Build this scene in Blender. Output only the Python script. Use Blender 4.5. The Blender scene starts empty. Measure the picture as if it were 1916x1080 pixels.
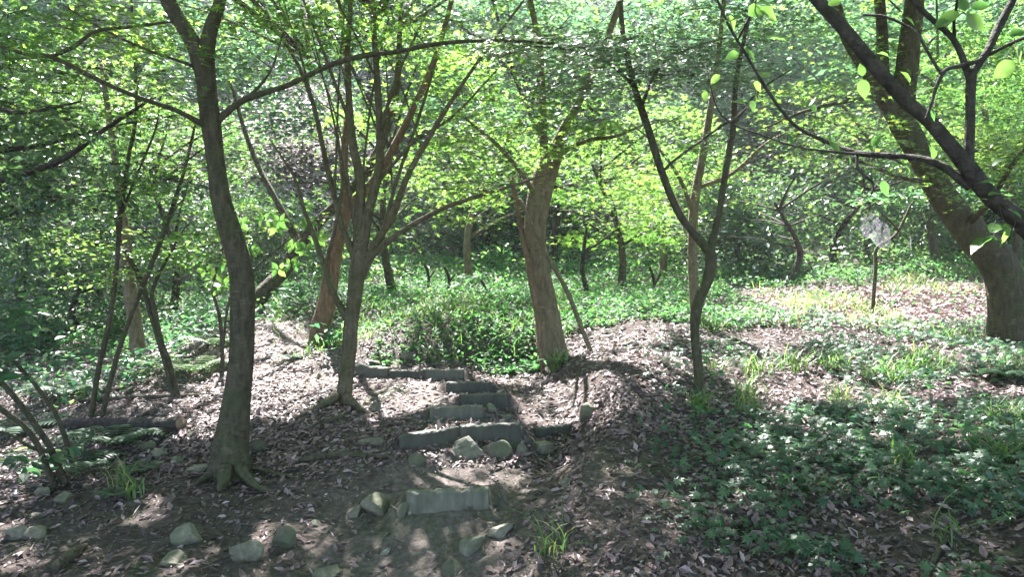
import bpy, math, random
import numpy as np

# ------------------------------------------------------------------ camera, sky, sun, exposure
SC = bpy.context.scene
COL = SC.collection
F, CX, HY, CZ = 1400.0, 958.0, 500.0, 1.6          # focal length in photo pixels, principal column, horizon row, eye height
cam_d = bpy.data.cameras.new('camera'); cam = bpy.data.objects.new('camera', cam_d); COL.objects.link(cam)
cam.location = (0, 0, CZ); cam.rotation_euler = (math.pi/2, 0, 0)
cam_d.sensor_width = 36; cam_d.lens = 36*F/1916; cam_d.shift_y = -(540-HY)/1916
cam_d.clip_start = 0.05; cam_d.clip_end = 600
SC.camera = cam
SUN = np.array([-0.20, 0.62, 0.0]); EL = math.radians(52)
SUN = SUN/np.linalg.norm(SUN)*math.cos(EL); SUN[2] = math.sin(EL)
W = bpy.data.worlds.new('World'); SC.world = W; W.use_nodes = True
nt = W.node_tree; bg = nt.nodes['Background']
sky = nt.nodes.new('ShaderNodeTexSky'); sky.sky_type = 'NISHITA'; sky.sun_disc = False
sky.sun_elevation = EL; sky.sun_rotation = math.atan2(SUN[0], SUN[1])
nt.links.new(sky.outputs[0], bg.inputs[0]); bg.inputs[1].default_value = 0.10
sd = bpy.data.lights.new('sun', 'SUN'); so = bpy.data.objects.new('sun', sd); COL.objects.link(so)
sd.energy = 5.0; sd.angle = math.radians(0.55); sd.color = (1.0, 0.98, 0.95)
from mathutils import Vector, Matrix
so.rotation_euler = Vector(SUN).to_track_quat('Z', 'Y').to_euler(); so.location = tuple(SUN*60)
SC.view_settings.view_transform = 'Standard'; SC.view_settings.look = 'None'
SC.view_settings.exposure = 3.05; SC.view_settings.gamma = 1.0
SC.cycles.max_bounces = 5; SC.cycles.diffuse_bounces = 3; SC.cycles.glossy_bounces = 2
SC.cycles.transmission_bounces = 5; SC.cycles.transparent_max_bounces = 4
SC.cycles.use_denoising = True
SC.cycles.sample_clamp_indirect = 6.0

R = np.random.RandomState(11)
random.seed(5)
def U(px, py, d): return np.array([(px-CX)/F*d, d, CZ-(py-HY)/F*d])

# ------------------------------------------------------------------ helpers
_tab = np.random.RandomState(3).rand(256, 256)
def vnoise(x, y):
    xi = np.floor(x).astype(int); yi = np.floor(y).astype(int)
    fx = x-xi; fy = y-yi; fx = fx*fx*(3-2*fx); fy = fy*fy*(3-2*fy)
    t = lambda a, b: _tab[a & 255, b & 255]
    return (t(xi, yi)*(1-fx)+t(xi+1, yi)*fx)*(1-fy)+(t(xi, yi+1)*(1-fx)+t(xi+1, yi+1)*fx)*fy
def fbm(x, y, o=4):
    s = 0; a = 1; n = 0
    for k in range(o):
        s = s+a*(vnoise(x*2**k+17.3*k, y*2**k+5.1*k)-.5); n += a; a *= .5
    return s/n*2
def sstep(a, b, x):
    t = np.clip((x-a)/(b-a), 0, 1); return t*t*(3-2*t)

def mesh_tri(name, V, T, mat, rnd=None, smooth=False, extra=None):
    me = bpy.data.meshes.new(name)
    V = np.asarray(V, np.float32); T = np.asarray(T, np.int32)
    me.vertices.add(len(V)); me.vertices.foreach_set('co', V.ravel())
    me.loops.add(T.size); me.loops.foreach_set('vertex_index', T.ravel())
    me.polygons.add(len(T)); me.polygons.foreach_set('loop_start', np.arange(0, T.size, T.shape[1], dtype=np.int32))
    me.polygons.foreach_set('use_smooth', np.full(len(T), smooth, dtype=bool))
    if rnd is not None:
        a = me.attributes.new('rnd', 'FLOAT', 'POINT'); a.data.foreach_set('value', np.asarray(rnd, np.float32))
    for k, v in (extra or {}).items():
        a = me.attributes.new(k, 'FLOAT', 'POINT'); a.data.foreach_set('value', np.asarray(v, np.float32))
    me.update(calc_edges=True); me.materials.append(mat)
    return me
def link(name, me, parent=None, loc=None):
    o = bpy.data.objects.new(name, me); COL.objects.link(o)
    if parent is not None: o.parent = parent
    if loc is not None: o.location = loc
    return o
def tag(o, label, cat, group=None):
    o['label'] = label; o['category'] = cat
    if group: o['group'] = group
    return o
def thing(name, label, cat, loc=(0, 0, 0), group=None):
    o = bpy.data.objects.new(name, None); COL.objects.link(o); o.location = tuple(float(v) for v in loc)
    o.empty_display_size = .1
    return tag(o, label, cat, group)
class Acc:                                            # collects geometry for one part
    def __init__(s): s.V = []; s.T = []; s.r = []; s.n = 0
    def add(s, V, T, r=0.5):
        s.V.append(V); s.T.append(np.asarray(T)+s.n); s.n += len(V)
        s.r.append(np.full(len(V), r) if np.isscalar(r) else r)
    def mesh(s, name, mat, smooth=False, origin=None):
        V = np.concatenate(s.V)
        if origin is not None: V = V-np.asarray(origin)
        return mesh_tri(name, V, np.concatenate(s.T), mat, np.concatenate(s.r), smooth)

def catmull(P, n):
    P = np.asarray(P, float)
    if len(P) == 2: return P[0]+(P[1]-P[0])*np.linspace(0, 1, n)[:, None]
    Q = np.vstack([2*P[0]-P[1], P, 2*P[-1]-P[-2]])
    t = np.linspace(0, len(P)-1-1e-6, n); i = t.astype(int); f = (t-i)[:, None]
    a, b, c, d = Q[i], Q[i+1], Q[i+2], Q[i+3]
    return .5*(2*b+(c-a)*f+(2*a-5*b+4*c-d)*f**2+(3*b-a-3*c+d)*f**3)
def tube(P, r, sides=8, lump=0.0, flare=None, seed=0):
    """P (n,3), r (n): tapered tube with a closed tip; flare=(length, amount, lobes) spreads the foot"""
    P = np.asarray(P, float); r = np.asarray(r, float); n = len(P)
    T = np.gradient(P, axis=0); T /= np.linalg.norm(T, axis=1)[:, None]+1e-9
    up = np.array([1., 0, 0]) if abs(T[0][2]) > .7 else np.array([0, 0, 1.])
    A = np.zeros((n, 3)); a = np.cross(T[0], up); a /= np.linalg.norm(a)
    for i in range(n):
        a = a-T[i]*a.dot(T[i]); a /= np.linalg.norm(a)+1e-9; A[i] = a
    B = np.cross(T, A)
    th = np.arange(sides)/sides*2*math.pi
    rr = r[:, None]*np.ones((1, sides))
    if lump:
        L = np.concatenate([[0], np.cumsum(np.linalg.norm(np.diff(P, axis=0), axis=1))])
        rr = rr*(1+lump*2*(vnoise(np.cos(th)[None]*1.6+seed*7.7+9, np.sin(th)[None]*1.6+(L/(r[0]*3+.02))[:, None]+40)-.5))
    if flare:
        L = np.concatenate([[0], np.cumsum(np.linalg.norm(np.diff(P, axis=0), axis=1))])
        e = np.exp(-L/flare[0])[:, None]
        rr = rr*(1+flare[1]*e*(.55+.75*np.cos(flare[2]*th+seed)[None]+.3*np.cos((flare[2]+2)*th+2*seed)[None]).clip(-.15, 2))
    V = P[:, None]+rr[..., None]*(np.cos(th)[None, :, None]*A[:, None]+np.sin(th)[None, :, None]*B[:, None])
    V = V.reshape(-1, 3)
    i = np.arange(n-1)[:, None]*sides; j = np.arange(sides)[None]; k = (j+1) % sides
    q = np.stack([i+j, i+k, i+sides+k, i+sides+j], -1).reshape(-1, 4)
    tri = np.concatenate([q[:, [0, 1, 2]], q[:, [0, 2, 3]]])
    V = np.vstack([V, P[-1]+T[-1]*r[-1]*.5, P[0]-T[0]*r[0]*.1])
    t0 = (n-1)*sides; jj = np.arange(sides); kk = (jj+1) % sides
    c1 = np.stack([t0+jj, t0+kk, np.full(sides, n*sides)], -1)
    c0 = np.stack([kk, jj, np.full(sides, n*sides+1)], -1)
    return V, np.concatenate([tri, c1, c0])

# leaf templates: verts (x across, y along, z normal), tris
def lobed():
    V = []; T = []
    for a, l in ((-112, .55), (-58, .85), (0, 1.0), (58, .85), (112, .55)):
        a = math.radians(a); c, s = math.cos(a), math.sin(a); w = .15
        k = len(V)
        V += [(s*0.02-c*w*.9, .12+c*.02+s*w*.9, 0), (s*0.02+c*w*.9, .12+c*.02-s*w*.9, 0), (s*l, .12+c*l, -.14*l)]
        T.append((k, k+1, k+2))
    return np.array(V)*.62, np.array(T)
def lobed_fine():
    V = [(0, .1, 0)]; T = []
    for a, l in ((-118, .5), (-78, .78), (-38, .95), (0, 1.05), (38, .95), (78, .78), (118, .5)):
        a = math.radians(a); c, s = math.cos(a), math.sin(a); w = .13*l+.03
        k = len(V); h = .48*l
        V += [(s*h-c*w, .1+c*h+s*w, .02), (s*h+c*w, .1+c*h-s*w, .02), (s*l, .1+c*l, -.16*l)]
        T += [(0, k+1, k), (k, k+1, k+2)]
    return np.array(V)*.6, np.array(T)
KITE = (np.array([(0, 0, 0), (-.27, .42, .06), (0, 1, -.05), (.27, .42, .06)]), np.array([(0, 3, 2), (0, 2, 1)]))
OVAL = (np.array([(0, 0, 0), (-.2, .2, .05), (.2, .2, .05), (-.27, .5, .06), (.27, .5, .06), (-.15, .8, .0), (.15, .8, .0), (0, 1.05, -.1), (0, .2, 0), (0, .5, 0), (0, .8, -.04)]),
        np.array([(0, 8, 1), (0, 2, 8), (1, 8, 9), (1, 9, 3), (8, 2, 4), (8, 4, 9), (3, 9, 10), (3, 10, 5), (9, 4, 6), (9, 6, 10), (5, 10, 7), (10, 6, 7)]))
DRY = (np.array([(0, 0, .02), (-.24, .35, .14), (.26, .4, .10), (0, .45, 0), (-.1, .8, .12), (.12, .78, .16), (.02, 1, .08)]),
       np.array([(0, 3, 1), (0, 2, 3), (1, 3, 4), (3, 2, 5), (3, 6, 4), (3, 5, 6)]))
def broad():
    V = []; T = []; ys = np.array([0, .1, .24, .4, .56, .7, .83, .93, 1.06]); w = np.array([.0, .16, .27, .31, .29, .23, .14, .06, 0])
    for k, (yy, ww) in enumerate(zip(ys, w)):
        wav = .02*math.sin(k*2.1)
        V += [(-ww, yy, .28*ww-.16*yy*yy+wav), (0, yy, -.16*yy*yy), (ww, yy, .28*ww-.16*yy*yy-wav)]
    for k in range(8):
        a = 3*k; T += [(a, a+1, a+4), (a, a+4, a+3), (a+1, a+2, a+5), (a+1, a+5, a+4)]
    return np.array(V), np.array(T)
BROAD = broad()
LOBED, FINE = lobed(), lobed_fine()

def frames(n, nrm, jit, rs, direction=None):
    """columns across / along / normal for n leaves"""
    N = np.asarray(nrm, float)*np.ones((n, 3))+rs.randn(n, 3)*jit
    N /= np.linalg.norm(N, axis=1)[:, None]
    D = rs.randn(n, 3) if direction is None else np.asarray(direction)+rs.randn(n, 3)*.45
    D = D-N*(D*N).sum(1)[:, None]; D /= np.linalg.norm(D, axis=1)[:, None]+1e-9
    X = np.cross(D, N)
    return np.stack([X, D, N], -1)
def leaves(acc, tpl, pos, fr, size, rnd):
    TV, TT = tpl; n = len(pos)
    if n == 0: return
    V = np.einsum('nij,kj->nki', fr, TV)*np.asarray(size).reshape(-1, 1, 1)+pos[:, None]
    T = TT[None]+(np.arange(n)*len(TV))[:, None, None]
    acc.add(V.reshape(-1, 3), T.reshape(-1, 3), np.repeat(rnd, len(TV)))

# ------------------------------------------------------------------ materials
def mat_new(name):
    m = bpy.data.materials.new(name); m.use_nodes = True
    n = m.node_tree.nodes; n.clear(); return m, n, m.node_tree.links
def ramp(n, stops):
    r = n.new('ShaderNodeValToRGB'); e = r.color_ramp.elements
    while len(e) < len(stops): e.new(.5)
    for i, (p, c) in enumerate(stops): e[i].position = p; e[i].color = (*c, 1)
    return r
def leaf_mat(name, stops, tstops, mix=.45, rough=.38, spec=.5):
    m, n, L = mat_new(name)
    out = n.new('ShaderNodeOutputMaterial'); at = n.new('ShaderNodeAttribute'); at.attribute_name = 'rnd'
    r1 = ramp(n, stops); L.new(at.outputs['Fac'], r1.inputs[0])
    p = n.new('ShaderNodeBsdfPrincipled'); p.inputs['Roughness'].default_value = rough
    p.inputs['Specular IOR Level'].default_value = spec; L.new(r1.outputs[0], p.inputs['Base Color'])
    if mix > 0:
        r2 = ramp(n, tstops); L.new(at.outputs['Fac'], r2.inputs[0])
        t = n.new('ShaderNodeBsdfTranslucent'); L.new(r2.outputs[0], t.inputs[0])
        x = n.new('ShaderNodeMixShader'); x.inputs[0].default_value = mix
        L.new(p.outputs[0], x.inputs[1]); L.new(t.outputs[0], x.inputs[2]); L.new(x.outputs[0], out.inputs[0])
    else: L.new(p.outputs[0], out.inputs[0])
    return m
M = {}
M['maple'] = leaf_mat('maple_leaf', [(0, (.04, .09, .045)), (.6, (.07, .125, .055)), (1, (.11, .155, .06))],
                      [(0, (.16, .36, .07)), (.6, (.32, .54, .09)), (1, (.58, .70, .13))], .56, .36, .6)
M['far'] = leaf_mat('far_leaf', [(0, (.04, .085, .045)), (.6, (.07, .125, .06)), (1, (.12, .16, .075))],
                    [(0, (.12, .32, .08)), (.6, (.28, .50, .10)), (1, (.56, .68, .16))], .52, .45, .45)
M['yellow'] = leaf_mat('sun_tinted_maple_leaf', [(0, (.06, .11, .04)), (.6, (.10, .15, .05)), (1, (.15, .18, .06))],
                       [(0, (.20, .44, .08)), (.6, (.34, .60, .10)), (1, (.56, .72, .15))], .58, .5, .3)  # brighter copy of the maple leaf, sunlight's yellow glow put into its colours
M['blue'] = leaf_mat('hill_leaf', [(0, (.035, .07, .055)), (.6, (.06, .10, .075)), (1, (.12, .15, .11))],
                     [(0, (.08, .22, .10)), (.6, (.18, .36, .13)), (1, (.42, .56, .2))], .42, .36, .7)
M['silver'] = leaf_mat('glossy_maple_leaf', [(0, (.04, .085, .05)), (.6, (.07, .12, .07)), (1, (.11, .15, .09))],
                       [(0, (.10, .28, .08)), (1, (.36, .56, .15))], .4, .42, 1.0)
M['dark'] = leaf_mat('evergreen_leaf', [(0, (.03, .06, .04)), (.7, (.05, .085, .055)), (1, (.09, .12, .075))],
                     [(0, (.08, .2, .06)), (1, (.24, .38, .11))], .35, .3, .8)
M['herb'] = leaf_mat('herb_leaf', [(0, (.032, .068, .044)), (.6, (.058, .105, .065)), (1, (.12, .16, .09))],
                     [(0, (.08, .24, .10)), (.7, (.18, .40, .12)), (1, (.4, .56, .18))], .4, .42, .5)
M['carpet'] = leaf_mat('carpet_herb_leaf', [(0, (.035, .085, .04)), (.6, (.06, .13, .055)), (1, (.12, .18, .07))],
                       [(0, (.10, .32, .09)), (.7, (.22, .50, .11)), (1, (.42, .62, .16))], .45, .5, .35)
M['grass'] = leaf_mat('grass_blade', [(0, (.05, .11, .035)), (.7, (.09, .16, .05)), (1, (.24, .24, .13))],
                      [(0, (.12, .3, .06)), (.7, (.26, .44, .08)), (1, (.5, .5, .2))], .4, .4, .5)
M['bright'] = leaf_mat('bright_leaf', [(0, (.06, .13, .04)), (1, (.11, .17, .05))],
                       [(0, (.14, .36, .07)), (1, (.30, .52, .10))], .42, .35, .5)
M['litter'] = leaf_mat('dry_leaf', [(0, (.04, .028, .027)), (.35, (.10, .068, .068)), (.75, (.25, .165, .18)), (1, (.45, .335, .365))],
                       [(0, (.1, .07, .05)), (1, (.3, .2, .15))], .12, .5, .4)  # pink lens glare put into these leaf colours as a mauve tint

def bark_mat(name, c1, c2, moss=.3, mossc=(.07, .085, .03), scale=9):
    m, n, L = mat_new(name)
    out = n.new('ShaderNodeOutputMaterial'); p = n.new('ShaderNodeBsdfPrincipled'); p.inputs['Roughness'].default_value = .85
    p.inputs['Specular IOR Level'].default_value = .25
    g = n.new('ShaderNodeNewGeometry')
    mp = n.new('ShaderNodeMapping'); mp.inputs['Scale'].default_value = (1, 1, .28); L.new(g.outputs['Position'], mp.inputs[0])
    n1 = n.new('ShaderNodeTexNoise'); n1.inputs['Scale'].default_value = scale*3; n1.inputs['Detail'].default_value = 7; n1.inputs['Roughness'].default_value = .65
    L.new(mp.outputs[0], n1.inputs[0])
    r1 = ramp(n, [(.32, c1), (.68, c2)]); L.new(n1.outputs[0], r1.inputs[0])
    n2 = n.new('ShaderNodeTexNoise'); n2.inputs['Scale'].default_value = 4.5; n2.inputs['Detail'].default_value = 5; L.new(g.outputs['Position'], n2.inputs[0])
    r2 = ramp(n, [(.5-.25*moss, (0, 0, 0)), (.78-.25*moss, (1, 1, 1))]); L.new(n2.outputs[0], r2.inputs[0])
    mu = n.new('ShaderNodeMath'); mu.operation = 'MULTIPLY'; mu.inputs[1].default_value = min(1, moss*1.6); L.new(r2.outputs[0], mu.inputs[0])
    mx = n.new('ShaderNodeMix'); mx.data_type = 'RGBA'; L.new(mu.outputs[0], mx.inputs[0]); L.new(r1.outputs[0], mx.inputs[6]); mx.inputs[7].default_value = (*mossc, 1)
    n4 = n.new('ShaderNodeTexNoise'); n4.inputs['Scale'].default_value = 13; n4.inputs['Detail'].default_value = 6; n4.inputs['Roughness'].default_value = .7; L.new(g.outputs['Position'], n4.inputs[0])
    r4 = ramp(n, [(.56, (0, 0, 0)), (.66, (.55, .55, .55))]); L.new(n4.outputs[0], r4.inputs[0])
    m4 = n.new('ShaderNodeMix'); m4.data_type = 'RGBA'; L.new(r4.outputs[0], m4.inputs[0]); L.new(mx.outputs[2], m4.inputs[6]); m4.inputs[7].default_value = (*[v*1.25+.02 for v in c2], 1)
    L.new(m4.outputs[2], p.inputs['Base Color'])
    mp2 = n.new('ShaderNodeMapping'); mp2.inputs['Scale'].default_value = (1, 1, 3.2); L.new(g.outputs['Position'], mp2.inputs[0])
    n3 = n.new('ShaderNodeTexNoise'); n3.inputs['Scale'].default_value = scale*1.6; n3.inputs['Detail'].default_value = 3; L.new(mp2.outputs[0], n3.inputs[0])
    ad = n.new('ShaderNodeMath'); ad.operation = 'ADD'; L.new(n1.outputs[0], ad.inputs[0]); L.new(n3.outputs[0], ad.inputs[1])
    b = n.new('ShaderNodeBump'); b.inputs['Strength'].default_value = .9; b.inputs['Distance'].default_value = .025; L.new(ad.outputs[0], b.inputs['Height'])
    L.new(b.outputs[0], p.inputs['Normal']); L.new(p.outputs[0], out.inputs[0])
    return m
M['bark'] = bark_mat('grey_brown_bark', (.036, .03, .022), (.10, .083, .06), .3)
M['bark_olive'] = bark_mat('olive_bark', (.062, .05, .034), (.155, .128, .088), .3)
M['bark_red'] = bark_mat('reddish_bark', (.10, .062, .042), (.24, .155, .105), .2)
M['bark_tan'] = bark_mat('tan_bark', (.09, .072, .046), (.21, .172, .118), .25, (.12, .12, .05))
M['bark_dark'] = bark_mat('dark_bark', (.022, .018, .016), (.07, .056, .05), .1)
M['twig'] = bark_mat('twig_bark', (.045, .038, .03), (.11, .09, .07), .2)
M['deadwood'] = bark_mat('dead_wood', (.09, .07, .055), (.24, .20, .165), .15)

def rock_mat():
    m, n, L = mat_new('mossy_rock')
    out = n.new('ShaderNodeOutputMaterial'); p = n.new('ShaderNodeBsdfPrincipled'); p.inputs['Roughness'].default_value = .8
    g = n.new('ShaderNodeNewGeometry')
    n1 = n.new('ShaderNodeTexNoise'); n1.inputs['Scale'].default_value = 22; n1.inputs['Detail'].default_value = 8; n1.inputs['Roughness'].default_value = .7; L.new(g.outputs['Position'], n1.inputs[0])
    r1 = ramp(n, [(.3, (.075, .068, .056)), (.55, (.17, .157, .13)), (.8, (.30, .28, .24))]); L.new(n1.outputs[0], r1.inputs[0])
    n2 = n.new('ShaderNodeTexNoise'); n2.inputs['Scale'].default_value = 7; n2.inputs['Detail'].default_value = 4; L.new(g.outputs['Position'], n2.inputs[0])
    r2 = ramp(n, [(.45, (0, 0, 0)), (.65, (.75, .75, .75))]); L.new(n2.outputs[0], r2.inputs[0])
    oi = n.new('ShaderNodeObjectInfo'); ro = ramp(n, [(0, (.55, .5, .45)), (.5, (1, .95, .88)), (1, (1.0, 1.0, 1.0))]); L.new(oi.outputs['Random'], ro.inputs[0])
    mo = n.new('ShaderNodeMix'); mo.data_type = 'RGBA'; mo.blend_type = 'MULTIPLY'; mo.inputs[0].default_value = 1; L.new(r1.outputs[0], mo.inputs[6]); L.new(ro.outputs[0], mo.inputs[7])
    mx = n.new('ShaderNodeMix'); mx.data_type = 'RGBA'; L.new(r2.outputs[0], mx.inputs[0]); L.new(mo.outputs[2], mx.inputs[6]); mx.inputs[7].default_value = (.075, .085, .045, 1)
    L.new(mx.outputs[2], p.inputs['Base Color'])
    b = n.new('ShaderNodeBump'); b.inputs['Strength'].default_value = .7; b.inputs['Distance'].default_value = .02; L.new(n1.outputs[0], b.inputs['Height']); L.new(b.outputs[0], p.inputs['Normal'])
    L.new(p.outputs[0], out.inputs[0]); return m
M['rock'] = rock_mat()
def ground_mat():
    m, n, L = mat_new('forest_soil')
    out = n.new('ShaderNodeOutputMaterial'); p = n.new('ShaderNodeBsdfPrincipled'); p.inputs['Roughness'].default_value = .9; p.inputs['Specular IOR Level'].default_value = .2
    g = n.new('ShaderNodeNewGeometry')
    n1 = n.new('ShaderNodeTexNoise'); n1.inputs['Scale'].default_value = 26; n1.inputs['Detail'].default_value = 8; n1.inputs['Roughness'].default_value = .7; L.new(g.outputs['Position'], n1.inputs[0])
    r1 = ramp(n, [(.3, (.033, .025, .022)), (.5, (.07, .053, .048)), (.72, (.14, .108, .10))]); L.new(n1.outputs[0], r1.inputs[0])
    r1b = ramp(n, [(.3, (.065, .05, .045)), (.5, (.13, .103, .096)), (.72, (.24, .195, .185))]); L.new(n1.outputs[0], r1b.inputs[0])
    at = n.new('ShaderNodeAttribute'); at.attribute_name = 'path'
    m1 = n.new('ShaderNodeMix'); m1.data_type = 'RGBA'; L.new(at.outputs['Fac'], m1.inputs[0]); L.new(r1.outputs[0], m1.inputs[6]); L.new(r1b.outputs[0], m1.inputs[7])
    n2 = n.new('ShaderNodeTexNoise'); n2.inputs['Scale'].default_value = 2.2; n2.inputs['Detail'].default_value = 6; L.new(g.outputs['Position'], n2.inputs[0])
    r2 = ramp(n, [(.52, (0, 0, 0)), (.7, (.55, .55, .55))]); L.new(n2.outputs[0], r2.inputs[0])
    mx = n.new('ShaderNodeMix'); mx.data_type = 'RGBA'; L.new(r2.outputs[0], mx.inputs[0]); L.new(m1.outputs[2], mx.inputs[6]); mx.inputs[7].default_value = (.055, .065, .03, 1)
    L.new(mx.outputs[2], p.inputs['Base Color'])
    b = n.new('ShaderNodeBump'); b.inputs['Strength'].default_value = .8; b.inputs['Distance'].default_value = .03; L.new(n1.outputs[0], b.inputs['Height']); L.new(b.outputs[0], p.inputs['Normal'])
    L.new(p.outputs[0], out.inputs[0]); return m
M['ground'] = ground_mat()
def board_mat(name, f):
    m, n, L = mat_new(name)
    out = n.new('ShaderNodeOutputMaterial'); p = n.new('ShaderNodeBsdfPrincipled'); p.inputs['Roughness'].default_value = .75
    tc = n.new('ShaderNodeTexCoord')
    mp = n.new('ShaderNodeMapping'); mp.inputs['Scale'].default_value = (26, 6, 7); L.new(tc.outputs['Object'], mp.inputs[0])
    n1 = n.new('ShaderNodeTexNoise'); n1.inputs['Scale'].default_value = 1; n1.inputs['Detail'].default_value = 6; L.new(mp.outputs[0], n1.inputs[0])
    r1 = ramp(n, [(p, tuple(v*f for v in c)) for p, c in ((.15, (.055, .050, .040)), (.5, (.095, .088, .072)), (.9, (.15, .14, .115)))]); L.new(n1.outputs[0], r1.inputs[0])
    n2 = n.new('ShaderNodeTexNoise'); n2.inputs['Scale'].default_value = 9; n2.inputs['Detail'].default_value = 6; L.new(tc.outputs['Object'], n2.inputs[0])
    r2 = ramp(n, [(.45, (0, 0, 0)), (.7, (.8, .8, .8))]); L.new(n2.outputs[0], r2.inputs[0])
    mx = n.new('ShaderNodeMix'); mx.data_type = 'RGBA'; L.new(r2.outputs[0], mx.inputs[0]); L.new(r1.outputs[0], mx.inputs[6]); mx.inputs[7].default_value = (.055, .065, .045, 1)
    L.new(mx.outputs[2], p.inputs['Base Color'])
    b = n.new('ShaderNodeBump'); b.inputs['Strength'].default_value = .6; b.inputs['Distance'].default_value = .01; L.new(n1.outputs[0], b.inputs['Height']); L.new(b.outputs[0], p.inputs['Normal'])
    L.new(p.outputs[0], out.inputs[0]); return m
M['board'] = board_mat('weathered_timber', 1.0)
M['board_pale'] = board_mat('pale_timber', 1.35)
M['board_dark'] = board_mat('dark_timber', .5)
def plain(name, c, rough=.6):
    m, n, L = mat_new(name); out = n.new('ShaderNodeOutputMaterial'); p = n.new('ShaderNodeBsdfPrincipled')
    nz = n.new('ShaderNodeTexNoise'); nz.inputs['Scale'].default_value = 30
    r = ramp(n, [(.3, tuple(v*.6 for v in c)), (.7, c)]); L.new(nz.outputs[0], r.inputs[0]); L.new(r.outputs[0], p.inputs['Base Color'])
    p.inputs['Roughness'].default_value = rough; L.new(p.outputs[0], out.inputs[0]); return m
M['cutwood'] = plain('cut_wood', (.22, .15, .10))
M['silk'] = leaf_mat('spider_silk', [(0, (.5, .47, .56)), (1, (.5, .47, .56))], [(0, (.5, .46, .56)), (1, (.5, .46, .56))], .5, .4, .4)

# ------------------------------------------------------------------ terrain
ctrl = [(958,1080,3.85),(400,1080,3.85),(0,1080,3.9),(1400,1080,3.6),(1916,1080,3.3),(1700,1080,3.45),
 (840,975,4.5),(860,840,5.4),(855,775,5.9),(908,752,6.2),(878,727,6.6),(797,700,7.1),(760,685,7.5),(690,680,7.8),
 (430,885,5.3),(300,905,5.0),(150,930,4.9),(100,860,6.2),(250,845,5.9),(60,800,7.4),(0,950,4.9),(330,750,7.3),(170,775,6.8),(260,680,9.5),
 (50,650,11),(0,600,14),(300,600,12.5),(300,560,16),
 (640,755,6.5),(520,780,6.3),(560,700,7.6),(510,615,9.3),(590,655,8.8),(470,640,9.0),(400,740,7.2),(640,640,9.6),
 (760,672,7.9),(900,680,7.75),(760,600,8.7),(900,600,8.6),(640,592,10.2),(1030,650,8.0),(1100,660,7.8),(980,700,7.2),(1000,780,6.0),(950,860,5.2),(1060,800,5.9),
 (1125,745,6.0),(1200,680,6.8),(1310,745,6.1),(1190,620,8.2),(1400,640,7.8),(1600,620,8.2),(1885,640,8.3),(1800,560,11),(1500,560,11),(1635,590,9.6),(1200,560,11.5),(900,550,13),(700,545,13),(480,570,13),
 (1600,485,16),(1900,490,15),(1000,492,18),(700,492,18),(1300,492,18),
 (1400,850,4.9),(1600,900,4.4),(1700,760,5.8),(1900,800,5.2),(1200,900,4.6),(1100,960,4.2),(1050,1040,3.9),(600,900,5.0),(700,1000,4.4),(500,1000,4.4)]
CP = np.array([U(*c) for c in ctrl]+[(0,0,-.05),(0,-5,-.2),(4,0,.35),(-4,0,-.1),(5,3,.5),(6,6,.75),(-6,4,-.1),(-2,2,-.02),(2,2,.1),(-9,8,.2),(9,10,1.2),(13,14,1.7),(-13,14,1.0),(13,6,1.2),(-13,6,.5)])
def _phi(r2): return np.where(r2 > 1e-12, .5*r2*np.log(r2+1e-12), 0)
def _tps():
    n = len(CP); X = CP[:, :2]
    K = _phi(((X[:, None]-X[None])**2).sum(-1))+np.eye(n)*.02
    Pm = np.hstack([np.ones((n, 1)), X]); A = np.zeros((n+3, n+3)); A[:n, :n] = K; A[:n, n:] = Pm; A[n:, :n] = Pm.T
    return np.linalg.solve(A, np.concatenate([CP[:, 2], np.zeros(3)]))
TW = _tps()
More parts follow.
